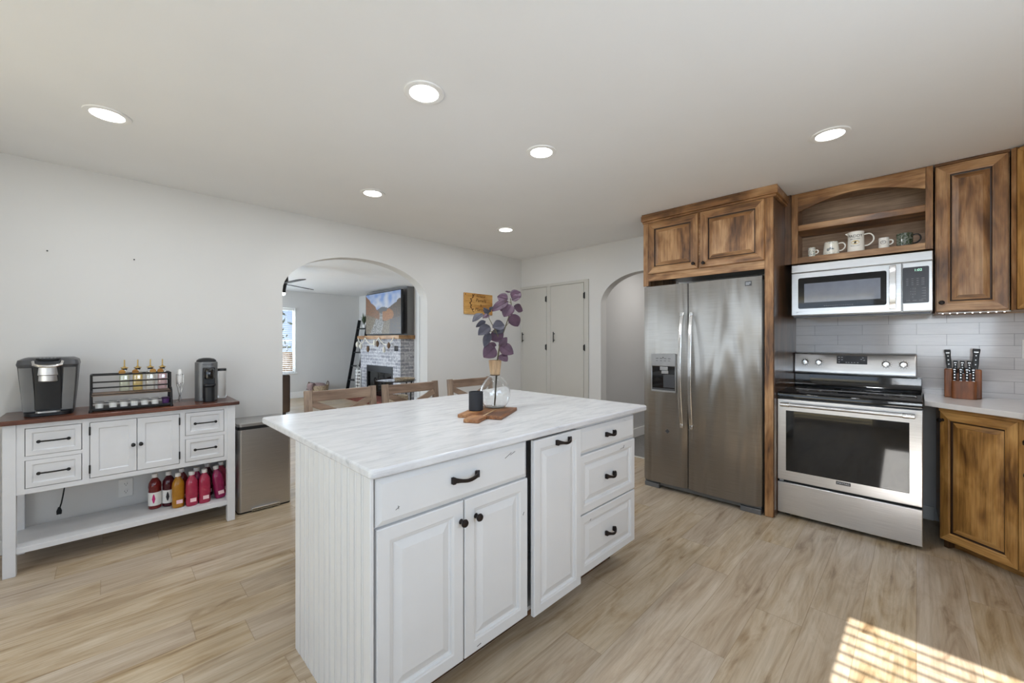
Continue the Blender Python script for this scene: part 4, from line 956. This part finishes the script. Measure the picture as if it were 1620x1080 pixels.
for i in range(7):
    aa = R(-90)-.1+(i-3)*.0028/r_; m.box(r_*math.cos(aa)-.0012, r_*math.cos(aa)+.0012, r_*math.sin(aa)-.0006, r_*math.sin(aa)+.0006, .0448, .0472+(.004 if i in (2, 3) else 0))
m.build('emblem', M['ink'], o)
def leafy(p):
    if p.z < .012: return srgb(52, 54, 60)
    a = math.atan2(p.y, p.x); q = Vector((math.cos(a)*.04, math.sin(a)*.04, p.z))
    v = noise.noise(q*90)+.5*noise.noise(q*240)
    return srgb(44, 58, 40) if v > .12 else srgb(70, 86, 60) if v > -.05 else srgb(110, 114, 104)
mug('dark green leafy wide mug, rightmost on the arched shelf', .058, .042, .090, None, (attr_mat('glossy_green_glaze', .12, coat=.6), leafy), .028, .048, hand='blackmetal')

# microwave
k = thing('microwave', 'stainless over-the-range microwave with black glass door, hung under the open shelf', 'microwave', (3.72, .681, 1.494), RZ)
MB().box(0, .755, .022, .50, 0, .388).build('cabinet_body', M['mwsteel'], k, bevel=.003)
MB().box(0, .755, 0, .024, .328, .388).build('vent_panel', M['mwsteel'], k, bevel=.004)
d = MB().box(0, .612, 0, .024, .004, .324).build('door', M['mwsteel'], k, bevel=.004)
gw = MB().loft([[(x, y, z) for x, z, y in rrect(.494, .232, .012, -.003 if q else .002, 4, .291, .169)] for q in (0, 1)]).build('glass_window', M['blackgloss'], d)
m = MB(); m.box(.082, .508, -.0036, -.0031, .098, .240).build('window_mesh', plain('mesh_pale_reflection', srgb(112, 118, 132), .08, coat=1, spec=1), gw)  # mesh colour lightened to imitate a window reflected in the glass
m = MB()
for i in range(14): m.box(.20+i*.012, .209+i*.012, -.0036, -.0031, .066, .069)
m.build('printed_marks', M['inkgrey'], gw)
m = MB(); secs = []
for i in range(13):
    u = i/12; z = .022+u*.294; y = -.010-.022*math.sin(PI*u)**.6
    secs.append([(.552, y+.006, z), (.552, y, z), (.584, y, z), (.584, y+.006, z)])
m.loft(secs).box(.556, .580, -.012, .002, .024, .045).box(.556, .580, -.012, .002, .293, .314).build('handle', M['handle'], d, bevel=.002)
m = MB(); add_text(m, 'LG', .016, .060, -.0006, .027); m.lathe([(.007, -.001), (.007, 0)], (.036, 0, .027), 16, axis='y'); m.build('maker_mark', M['inkwhite'], d)
c = MB().box(.615, .755, 0, .024, .004, .324).build('control_side', M['mwsteel'], k, bevel=.004)
p = MB().loft([[(x, y, z) for x, z, y in rrect(.122, .236, .008, -.003 if q else .002, 4, .677, .174)] for q in (0, 1)]).build('control_panel', plain('panel_black', srgb(38, 38, 44), .25), c)
m = MB(); add_text(m, '1:02', .022, .688, -.0034, .270); m.build('clock_digits', M['digits'], p)
m = MB()
for r_ in range(4):
    for q in range(4):
        w = .010 if q < 3 else .014; m.box(.632+q*.024-w/2+.006, .632+q*.024+w/2+.006, -.0036, -.0031, .214-r_*.013, .217-r_*.013)
for r_, s_ in enumerate(('1 2 3', '4 5 6', '7 8 9', '0')): add_text(m, s_, .013, .664, -.0034, .150-r_*.018)
for r_ in range(5): m.box(.704, .724, -.0036, -.0031, .150-r_*.017, .153-r_*.017)
for q in range(3): m.box(.632+q*.03, .652+q*.03, -.0036, -.0031, .072, .075)
m.build('keypad_print', M['inkgrey'], p)
MB().box(.05, .32, .06, .20, -.004, .001).box(.36, .70, .06, .20, -.004, .001).build('grease_filters', M['black'], k)
MB().box(.01, .745, .03, .05, -.014, .001).build('underside_lip', M['darkgrey'], k)

# wall cabinets on the right
k = thing('wall_cabinet', 'stained alder wall cabinet with one raised-panel door, right of the microwave', 'cabinet', (3.80, -.084, 1.487), RZ)
MB().box(.001, .310, .018, .445, .0, .955).build('case', M['alz'], k, smooth=False)
MB().box(.0, .31, .0, .018, .945, .961).build('top_trim', M['aly'], k)
wdoor(k, .004, .305, .006, .943, .030, .062, y=0, st=.066)
k = thing('corner_wall_cabinet', 'golden stained diagonal corner wall cabinet cut off by the right edge of the photo', 'cabinet', (3.797, -.398, 1.487), R(-135))
m = MB(); m.prism([(.001, .019), (.42, .019), (.42+.26, .019+.26), (.18, .75), (-.31, .315)], 'xy', 0, .955); m.build('case', M['bgz'], k, smooth=False)
MB().box(.0, .024, .0, .019, 0, .955).build('face_frame_stile', M['alz'], k)
wdoor(k, .026, .40, .004, .945, None, 0, [M['bgz'], M['bgx'], M['bgz'], M['glaze']], y=0, st=.062)
o = thing('light_strip', 'string of tiny under-cabinet lights along the bottom of the right wall cabinet', 'light strip', (3.83, -.1, 1.481))
MB().box(0, .008, -.30, 0, .0, .0055).build('tape', M['plate'], o)
m = MB()
for i in range(9): m.lathe([(.003, 0), (.003, -.002), (.001, -.003)], (.004, -.02-i*.032, 0), 8)
m.build('diodes', M['led'], o)
d = bpy.data.lights.new('strip_light', 'AREA'); d.shape = 'RECTANGLE'; d.size = .012; d.size_y = .30; d.energy = .42; d.color = (1, .98, .97)
l = bpy.data.objects.new('strip_light', d); COL.objects.link(l); l.location = (.004, -.15, -.006); l.parent = o

# ------------------------------------------------------------------ range
k = thing('electric_range', 'freestanding stainless electric range with black glass cooktop and large oven window', 'range', (3.56, .7395, 0), RZ)
MB().box(.004, .763, .03, .64, .03, .885).build('cabinet_body', M['darkgrey'], k, bevel=.003)
for x in (.05, .70):
    for y in (.08, .58): MB().lathe([(.018, 0), (.018, .012), (.010, .014), (.010, .034)], (x, y, 0), 12).build('foot', M['black'], k)
d = MB().box(.0, .767, 0, .035, .028, .256).build('storage_drawer', M['steel'], k, bevel=.004)
MB().box(.005, .762, .012, .04, .256, .272).build('drawer_gap_shade', M['soot_gap'], k)  # black bar painting the shade in the slit above the drawer
d = MB().box(.0, .767, 0, .040, .272, .874).build('oven_door', M['steel'], k, bevel=.004)
MB().box(.054, .708, -.003, .004, .345, .790).build('oven_window', M['ovenglass'], d, bevel=.002)
MB().cyl((.045, -.042, .836), (.725, -.042, .836), .0125, seg=16).build('handle', M['can'], d)
for x in (.055, .705):
    MB().cyl((x-.028, -.042, .836), (x+.028, -.042, .836), .0155, seg=16).box(x-.010, x+.010, -.042, .002, .828, .844).build('handle_mount', M['handle'], d, bevel=.002)
bdg = MB().box(.346, .424, -.003, .001, .316, .338).build('badge', M['darkgrey'], d, bevel=.001)
m = MB(); add_text(m, 'MAYTAG', .0165, .385, -.0034, .327); m.build('badge_lettering', M['inkwhite'], bdg)
m = MB()
for i in range(3): m.box(.012+i*.009, .019+i*.009, .0105, .0125, .260, .269)
m.build('printed_marks', M['inkwhite'], k)
# cooktop: rounded slab with raised rear curve
MB().prism([(-.006, .882), (-.008, .898), (-.004, .918), (.010, .926), (.585, .926), (.598, .930), (.610, .945), (.618, .975), (.62, 1.03), (.70, 1.03), (.70, .882)], 'yz', .0, .767).build('cooktop', M['blackgloss'], k, bevel=.003)
m = MB()
for cx, cy, r_ in ((.20, .16, .105), (.56, .16, .085), (.20, .44, .085), (.56, .44, .105), (.385, .47, .06)):
    m.lathe([(r_-.0012, .0), (r_+.0012, .0), (r_+.0012, .0006), (r_-.0012, .0006)], (cx, cy, .9258), 48, closed=True)
m.build('burner_rings', M['inkgrey'], k)
bg = MB().prism([(.592, 1.030), (.582, 1.045), (.600, 1.190), (.612, 1.205), (.66, 1.210), (.69, 1.200), (.69, .93), (.64, .93), (.62, 1.03)], 'yz', -.002, .742).build('backguard', M['steel'], k, bevel=.010, seg=3)
def onback(x, z, off=0): return .582+(z-1.045)/(1.190-1.045)*.018-off
for x in (.078, .170, .577, .672):
    z = 1.128; y = onback(x, z)
    kn = MB().lathe([(.025, .0), (.025, -.004), (.021, -.007), (.019, -.022), (.016, -.026), (.001, -.027)], (x, y, z), 28, axis='y').box(x-.005, x+.005, y-.034, y-.010, z-.018, z+.018).build('knob', M['handle'], bg, bevel=.001)
    m = MB()
    for i in range(11):
        a = R(-60+30*i); m.box(x+.031*math.sin(a)-.0016, x+.031*math.sin(a)+.0016, onback(x, z+.031*math.cos(a))-.0008, onback(x, z+.031*math.cos(a))+.0005, z+.031*math.cos(a)-.0016, z+.031*math.cos(a)+.0016)
    m.build('dial_marks', M['ink'], kn)
m = MB(); q0, q1 = onback(0, 1.122)-.003, onback(0, 1.186)-.003
m.add([(.285, q0, 1.122), (.470, q0, 1.122), (.470, q1, 1.186), (.285, q1, 1.186), (.285, q0+.005, 1.122), (.470, q0+.005, 1.122), (.470, q1+.005, 1.186), (.285, q1+.005, 1.186)], [(0,1,2,3),(7,6,5,4),(0,4,5,1),(1,5,6,2),(2,6,7,3),(3,7,4,0)])
dp = m.build('display', bpy.data.materials['panel_black'], bg, bevel=.003)
m = MB()
for x, z in ((.300, 1.174), (.318, 1.174), (.300, 1.154), (.318, 1.154), (.300, 1.136), (.345, 1.134), (.360, 1.134), (.378, 1.134), (.395, 1.134), (.414, 1.134), (.435, 1.160), (.452, 1.154), (.445, 1.172)):
    m.box(x-.005, x+.005, onback(x, z)-.0042, onback(x, z)-.003, z-.002, z+.002)
m.build('display_print', M['inkwhite'], dp)

# base cabinets and worktop on the right
k = thing('corner_base_cabinet', 'golden stained diagonal base cabinet with one raised-panel door, right of the range', 'cabinet', (3.735, -.10, 0), R(-129))
ct_, st_ = math.cos(R(129)), math.sin(R(129))
def loc(x, y): dx, dy = x-3.735, y+.10; return (dx*ct_-dy*st_, dx*st_+dy*ct_)
q = [loc(*p) for p in ((4.235, -.10), (4.235, -1.03), (3.5, -1.03))]
m = MB(); m.prism([(.0, .02), (.395, .02)]+q[::-1][:1]+q[::-1][1:2]+q[::-1][2:], 'xy', .10, .884); m.build('case', M['bgz'], k, smooth=False)
MB().box(.02, .385, .075, .095, 0, .10).build('toe_kick', M['bgx'], k)
MB().box(.006, .03, .03, .075, 0, .10).build('corner_foot', M['aldark'], k)
MB().box(.0, .395, .0, .02, .862, .884).build('top_rail', M['bgx'], k)
wdoor(k, .004, .372, .055, .862, .020, .806, [M['bgz'], M['bgx'], M['bgz'], M['glaze']], y=0, st=.058, t=.02)
MB().box(.374, .395, .004, .02, .055, .862).build('face_frame_stile', M['bgz'], k, bevel=.001)
k = thing('drawer_base_cabinet', 'stained base cabinet along the right wall, only its dark pulls reach into the photo', 'cabinet', (3.46, -.425, 0), PI)
MB().box(.0, .80, .02, .60, .10, .884).build('case', M['bgz'], k, smooth=False)
MB().box(.0, .80, .08, .10, .0, .10).build('toe_kick', M['bgx'], k)
d = MB(); slab(d, .03, .78, .70, .86, mi=(1, 1, 1)); d = d.build('drawer', [M['bgz'], M['bgx']], k, smooth=False); pull(d, .085, .77, .11)
d = wdoor(k, .03, .78, .055, .69, .075, .60, [M['bgz'], M['bgx'], M['bgz'], M['glaze']], y=0, t=.02)
o = MB().prism([(3.726, -.036), (3.448, -.383), (3.40, -.405), (2.60, -.405), (2.60, -1.048), (4.238, -1.048), (4.238, -.036)], 'xy', .885, .918).build('quartz_worktop', M['counter'], None, bevel=.003)
tag(o, 'white quartz corner worktop right of the range, under the knife block', 'worktop')

# knife block and knives
k = thing('knife_block', 'stepped acacia knife block on the white corner worktop', 'knife block', (4.035, -.218, .918), R(-93))
m = MB()
m.prism([(-.085, .050), (-.085, .120), (.085, .120), (.085, .050), (.045, .050), (.045, .115), (-.045, .115), (-.045, .05)], 'xy', 0, .195)
m.build('rear_block', M['block'], k, bevel=.006)
m = MB(); secs = [rrect(.116, .075, .02, z, 5, .006, .015) for z in (0, .118)]; m.loft(secs); m.build('front_block', M['block'], k, bevel=.003)
MB().box(-.046, .046, .046, .112, 0, .165).build('middle_block', M['block'], k, bevel=.003)
def knife(x, y, z, L, w, lean, label, white=False):
    o = thing('knife', label, 'knife', (4.035+y, -.218-x, .918+z), R(-93), 'knives in the block'); 
    o.rotation_euler = (R(-8), R(lean), R(-93))
    MB().loft([rrect(w*s_, .011, .004, zz, 4) for zz, s_ in ((0, .75), (L*.25, .9), (L*.7, .85), (L*.92, 1.05), (L, .95))]).build('handle', M['black'], o)
    m = MB()
    for i in range(3): m.cyl((0, -.0062, L*(.22+.22*i)), (0, .0062, L*(.22+.22*i)), .0034, seg=10)
    m.box(-w*.3, w*.3, -.0060, .0060, L*.80, L*.86)
    m.build('rivets', M['handle'], o)
    MB().box(-w*.3, w*.3, -.001, .001, -.02, .002).build('blade', M['handle'], o)
knife(-.058, .085, .196, .130, .030, -4, 'large black-handled chef knife at the left back of the knife block')
knife(.060, .085, .196, .138, .034, 3, 'large black-handled bread knife at the right back of the knife block')
for i in range(3):
    knife(-.030+.032*i, .075, .166, .085, .022, 0, 'black-handled knife in the back row of the middle of the block, %s' % ('left', 'centre', 'right')[i])
for i in range(4):
    knife(-.036+.028*i, .018, .119, .088, .018, 0, 'steel-backed steak knife in the front step of the block, %s' % ('leftmost', 'second from left', 'third from left', 'rightmost')[i])

# ------------------------------------------------------------------ living room beyond the left archway
k = thing('fireplace', 'whitewashed brick fireplace with black firebox in the living room beyond the left archway', 'fireplace', (4.24, 7.47, 0))
m = MB(); D = .318; Wd = 1.84
m.box(0, D, 0, .31, 0, 1.352).box(0, D, 1.50, Wd, 0, 1.352).box(0, D, .31, 1.50, .765, 1.10).box(0, D, .31, 1.37, 1.20, 1.352).box(0, D, .09, .31, 1.352, 1.352)
m = MB()
m.box(0, D, 0, .31, 0, 1.10).box(0, D, 1.50, Wd, 0, 1.10).box(0, D, .31, 1.50, .765, 1.10)          # surround
m.box(0, D, 0, .09, 1.10, 1.205).box(0, D, .25, 1.37, 1.10, 1.205).box(0, D, 1.53, Wd, 1.10, 1.205).box(0, D, 0, Wd, 1.205, 1.352).box(.12, D, .09, .25, 1.10, 1.205).box(.12, D, 1.37, 1.53, 1.10, 1.205)
m.build('brick_surround', M['fbrick'], k, smooth=False)
MB().box(.10, D, .31, 1.50, .0, .765).box(.09, .12, .09, .25, 1.10, 1.205).box(.09, .12, 1.37, 1.53, 1.10, 1.205).build('firebox', M['soot_gap'], k, smooth=False)
m = MB(); m.box(-.012, .02, .31, .36, .05, .765).box(-.012, .02, 1.45, 1.50, .05, .765).box(-.012, .02, .36, 1.45, .62, .765)
m.build('firebox_frame', M['blackmetal'], k, bevel=.003)
MB().box(.02, .03, .36, 1.45, .08, .62).build('firebox_glass', M['blackgloss'], k)
MB().box(-.42, .0, -.05, Wd, 0, .10).build('hearth', plain('red_brown_hearth', srgb(122, 66, 54), .8, var=.25, scale=12), k)
MB().box(-.06, D, -.04, Wd+.05, 1.353, 1.43).build('mantel_shelf', M['mantel'], k, bevel=.004)
S('wall_chimney', MB().box(4.40, 4.56, 7.47, 9.31, 1.43, H), M['chimney'], smooth=False)
S('trim_3', MB().box(4.545, 4.56, 7.25, 7.33, 0, H).box(4.545, 4.56, 9.32, 9.42, 1.43, H), M['trim'])

# television
k = thing('television', 'flat television showing a mountain landscape, above the brick fireplace mantel', 'television', (4.235, 8.23, 1.915), RZ)
MB().box(-.80, .80, 0, .05, -.46, .46).box(-.3, .3, .05, .14, -.25, .25).build('housing', M['black'], k, bevel=.004)
nx, nz = 96, 56; m = MB(); vsl = []; fs = []
for j in range(nz+1):
    for i in range(nx+1): vsl.append((-.785+1.57*i/nx, -.0015, -.445+.89*j/nz))
for j in range(nz):
    for i in range(nx): fs.append((j*(nx+1)+i, j*(nx+1)+i+1, (j+1)*(nx+1)+i+1, (j+1)*(nx+1)+i))
m.add(vsl, fs); scr = m.build('screen', attr_mat('screen_picture', .5, emit=.6, base=.04), k, smooth=False)
def mixc(a, b, t): t = max(0, min(1, t)); return tuple(x+(y-x)*t for x, y in zip(a, b))
def land(p):
    u = p.x/1.57+.5; v = p.z/.89+.5; nn = noise.noise(Vector((u*9, v*9, 1))); n3 = noise.noise(Vector((u*38, v*38, 4)))
    hl = .98-u*1.05+.04*nn; hr = .52+(u-.52)*.62+.04*nn; hm = .66-.3*abs(u-.5)+.02*nn
    if v > max(hl, hr, hm): c = mixc(srgb(120, 158, 220), srgb(214, 222, 232), .75-(v-.6)*1.2+nn*.7)
    elif v > hl and v > hr: c = srgb(86, 88, 92)
    elif hr > hl and v > .30+(u-.55)*.25 and u > .5:
        c = mixc(srgb(58, 44, 30), srgb(96, 74, 44), .5+n3)
        if (u-.64)**2/.030+(v-.45)**2/.024 < 1: c = mixc(srgb(176, 116, 34), srgb(140, 84, 24), .5+n3)
    elif u < .42 and v > .50-u*.35: c = mixc(srgb(150, 92, 44), srgb(104, 82, 48), .5+n3*1.2)
    elif abs(u-(.30+.38*v)) < .17-.12*v: c = mixc(srgb(176, 178, 176), srgb(96, 98, 96), .5+n3*1.6)
    elif u > .7: c = mixc(srgb(66, 72, 82), srgb(104, 84, 56), .5+n3*1.4)
    else: c = mixc(srgb(98, 84, 58), srgb(140, 130, 108), .5+n3*1.4)
    return c
paint(scr, land)
# garland along the mantel
k = thing('garland', 'cream rope garland with hanging pinecones and tassels swagged under the mantel', 'garland', (4.17, 7.47, 1.40))
m = MB()
def sw(y0, y1, dep): return [(-.012, y0+(y1-y0)*i/12, -.02-dep*math.sin(PI*i/12)) for i in range(13)]
for a in (sw(.12, .78, .15), sw(.78, 1.44, .14), sw(1.44, 1.80, .13)): m.tube(a, .011, 6)
m.build('rope', M['rope'], k)
for y, z, kd in ((.30, -.17, 1), (.50, -.26, 0), (.80, -.14, 1), (.93, -.12, 0), (1.25, -.26, 1), (1.62, -.20, 0), (1.80, -.16, 0)):
    o = MB().lathe([(.004, .06), (.022, .04), (.036, .0), (.030, -.05), (.006, -.08)], (-.03, y, z), 12).build('pinecone' if kd else 'tassel', M['beadw'] if kd else M['rope'], k)
# ladder shelf
k = thing('ladder_shelf', 'black leaning ladder shelf left of the brick fireplace', 'ladder shelf', (4.15, 9.40, 0))
for y in (.0, .50): MB().bar((0, y, 0), (.33, y, 1.83), .07, .03, (1, 0, 0)).build('rail', M['black'], k)
lev = [.36, .70, 1.03, 1.34, 1.62]
for z in lev:
    x = .33*z/1.83; MB().box(x-.02, .40, .0, .50, z-.014, z+.014).build('shelf', M['black'], k, bevel=.002)
for y, h, c_, w, lb in ((9.50, .27, 'plate', .03, 'white'), (9.54, .25, 'silver', .028, 'pale grey'), (9.585, .28, 'darkgrey', .04, 'dark grey')):
    o = MB().box(0, .17, 0, w, 0, h).build('book', M[c_], None, bevel=.002); o.location = (4.34, y, 1.045)
    tag(o, '%s book standing upright on the black ladder shelf' % lb, 'book', 'books on the ladder shelf')
o = thing('potted_plant', 'small leafy plant on the top step of the black ladder shelf', 'plant', (4.47, 9.62, 1.634))
MB().lathe([(.035, 0), (.05, .08), (.046, .08), (.03, .06)], seg=20).build('pot', M['plate'], o)
m = MB()
for i in range(14):
    a = i*2.4; L = .22+.06*(i % 3); e = R(48+8*(i % 4)); d_ = Vector((math.cos(a)*math.cos(e), math.sin(a)*math.cos(e), math.sin(e))); s_ = d_.cross(Vector((0, 0, 1))).normalized()*.024; b0 = Vector((0, 0, .07)); d_.x *= .4
    m.add([b0, b0+d_*L*.5+s_, b0+d_*L, b0+d_*L*.5-s_], [(0, 1, 2, 3)])
m.build('leaves', M['bush'], o)
o = MB().lathe([(.02, 0), (.045, .03), (.05, .06), (.03, .09), (.02, .1)], (4.40, 9.55, .714), 20).build('small_vase', M['wicker']); tag(o, 'small tan vase on a low step of the black ladder shelf', 'vase')
# fire screen
k = thing('fire_screen', 'ornate white metal fire screen standing in front of the left side of the firebox', 'fire screen', (3.98, 8.72, .10))
m = MB(); m.tube([(0, 0, .02), (0, 0, .58), (-.01, .15, .66), (0, .30, .58), (0, .30, .02)], .012, 6).tube([(0, .30, .02), (.12, .52, .02), (.12, .52, .52), (.0, .30, .58)], .012, 6); m.build('frame', M['silver'], k)
m = MB()
for i in range(7):
    for j in range(3):
        cy, cz = .06+j*.09, .09+i*.075; m.tube([(0, cy+(.034-.0035*q)*math.cos(q*.8+j), cz+(.034-.0035*q)*math.sin(q*.8+j)) for q in range(9)], .006, 5)
for j in range(3): m.tube([(0, .06+j*.09, .02), (0, .06+j*.09, .60)], .007, 5)
for i in range(7): m.tube([(0, .0, .09+i*.075), (0, .30, .09+i*.075)], .006, 5)
m.build('scrollwork', M['plate'], k)['kind'] = 'thing'
# basket with blanket
k = thing('wicker_basket', 'round wicker basket with two handles against the living room wall, holding a folded blanket', 'basket', (3.46, 9.80, 0))
MB().lathe([(.17, 0), (.20, .06), (.215, .28), (.21, .29), (.195, .28), (.16, .02), (.001, .015)], seg=28).build('bowl', M['wicker'], k)
for s_ in (-1, 1): MB().tube([(s_*.205, -.06, .27), (s_*.21, -.05, .34), (s_*.21, 0, .375), (s_*.21, .05, .34), (s_*.205, .06, .27)], .010, 6).build('basket_handle', M['beadw'], k)
m = MB(); m.lathe([(.001, .24), (.17, .24), (.18, .29), (.14, .33), (.06, .345), (.001, .34)], seg=24); m.loft([rrect(w, .22, .05, z, 4, -.20+.02*i, -.05) for i, (z, w) in enumerate(((.20, .03), (.28, .10), (.33, .12), (.36, .06)))])
o = m.build('blanket', M['knit']); o.location = (3.44, 9.80, 0); tag(o, 'pink grey knit blanket folded in the wicker basket', 'blanket')
# side table with woven baskets
k = thing('side_table', 'black metal side table in front of the fireplace, behind the middle stool', 'side table', (3.30, 5.95, 0), R(-20))
MB().lathe([(.30, .665), (.315, .672), (.30, .680)], seg=32, closed=True).build('rim', M['blackmetal'], k)
MB().lathe([(.001, .668), (.302, .668), (.302, .676), (.001, .676)], seg=32).build('glass_top', M['blackgloss'], k)
for i in range(4):
    a = R(45+90*i); MB().cyl((.25*math.cos(a), .25*math.sin(a), 0), (.29*math.cos(a), .29*math.sin(a), .67), .012, seg=10).build('leg', M['blackmetal'], k)
o = thing('woven_tray', 'flat woven tray lying on the black side table', 'tray', (3.40, 5.86, .677))
MB().lathe([(.001, 0), (.15, 0), (.17, .03), (.162, .032), (.145, .008), (.001, .008)], seg=28).build('tray', M['wicker'], o)
o = thing('woven_basket', 'tall pale woven basket standing on the floor under the side table', 'basket', (3.30, 5.93, 0))
MB().lathe([(.15, 0), (.175, .1), (.18, .42), (.172, .43), (.14, .03), (.001, .02)], seg=28).build('body', M['wicker'], o)
# sofa
k = thing('sofa', 'dark brown sofa partly visible at the left edge of the left archway', 'sofa', (.35, 7.75, 0))
MB().box(.0, 1.92, .0, .22, .06, .72).build('backrest', M['sofa'], k, bevel=.035, seg=3)
MB().box(.0, 1.92, .22, .95, .06, .42).build('seat', M['sofa'], k, bevel=.03, seg=3)
for x0 in (.0, 1.72): MB().box(x0, x0+.2, .2, .95, .06, .58).build('armrest', M['sofa'], k, bevel=.04, seg=3)
for x in (.08, 1.84):
    for y in (.08, .87): MB().cyl((x, y, 0), (x, y, .07), .025, .03).build('leg', M['black'], k)
# ceiling fan
k = thing('ceiling_fan', 'dark ceiling fan with slim blades hanging in the living room beyond the left archway', 'ceiling fan', (1.83, 6.64, 0))
MB().cyl((0, 0, 2.30), (0, 0, 2.45), .016, seg=12).lathe([(.07, 2.45), (.06, 2.40), (.02, 2.395)], seg=24).build('downrod', M['blackmetal'], k)
MB().lathe([(.02, 2.30), (.075, 2.28), (.08, 2.20), (.06, 2.14), (.045, 2.06), (.045, 2.02)], seg=28).build('motor_housing', M['blackmetal'], k)
MB().lathe([(.042, 2.02), (.04, 1.995), (.02, 1.985), (.001, 1.983)], seg=24).build('light_globe', M['led'], k)
for i in range(3):
    a = R(-84+120*i); m = MB(); m.M = Matrix.Rotation(a, 4, 'Z') @ Matrix.Translation((0, 0, 2.155)) @ Matrix.Rotation(R(9), 4, 'X')
    m.loft([[(x, -w, -.005), (x, w, -.005), (x, w, .005), (x, -w, .005)] for x, w in ((.06, .035), (.14, .06), (.60, .066), (.66, .05))]); m.build('blade', M['blackmetal'], k, bevel=.002)
# outdoors beyond the living room window
for i, (x, y, h) in enumerate(((1.6, 24, 3.4), (3.6, 27, 2.8), (6.2, 26, 3.2))):
    o = thing('garden_tree', ('tall sparse tree outside the living room window', 'broad low tree outside the living room window', 'far right tree outside the living room window')[i], 'tree', (x, y, -.15))
    MB().cyl((0, 0, 0), (0, 0, h*.6), .12, .05).build('trunk', M['beadw'], o)
    m = MB(); rg_ = random.Random(i)
    for q in range(420):
        p = Vector((rg_.gauss(0, .55), rg_.gauss(0, .55), h*.55+rg_.uniform(-.35, .45)*h)); a = Vector((rg_.uniform(-1, 1), rg_.uniform(-1, 1), rg_.uniform(-1, 1))).normalized(); c_ = a.orthogonal().normalized()
        m.add([p-a*.20, p+c_*.10, p+a*.20, p-c_*.10], [(0, 1, 2, 3)])
    m.build('foliage', M['bush'], o)
o = thing('garden_fence', 'pale board fence outside the living room window', 'fence', (-4, 21, -.15))
MB().box(0, 16, 0, .04, 0, .95).build('boards', M['tan'], o, smooth=False)
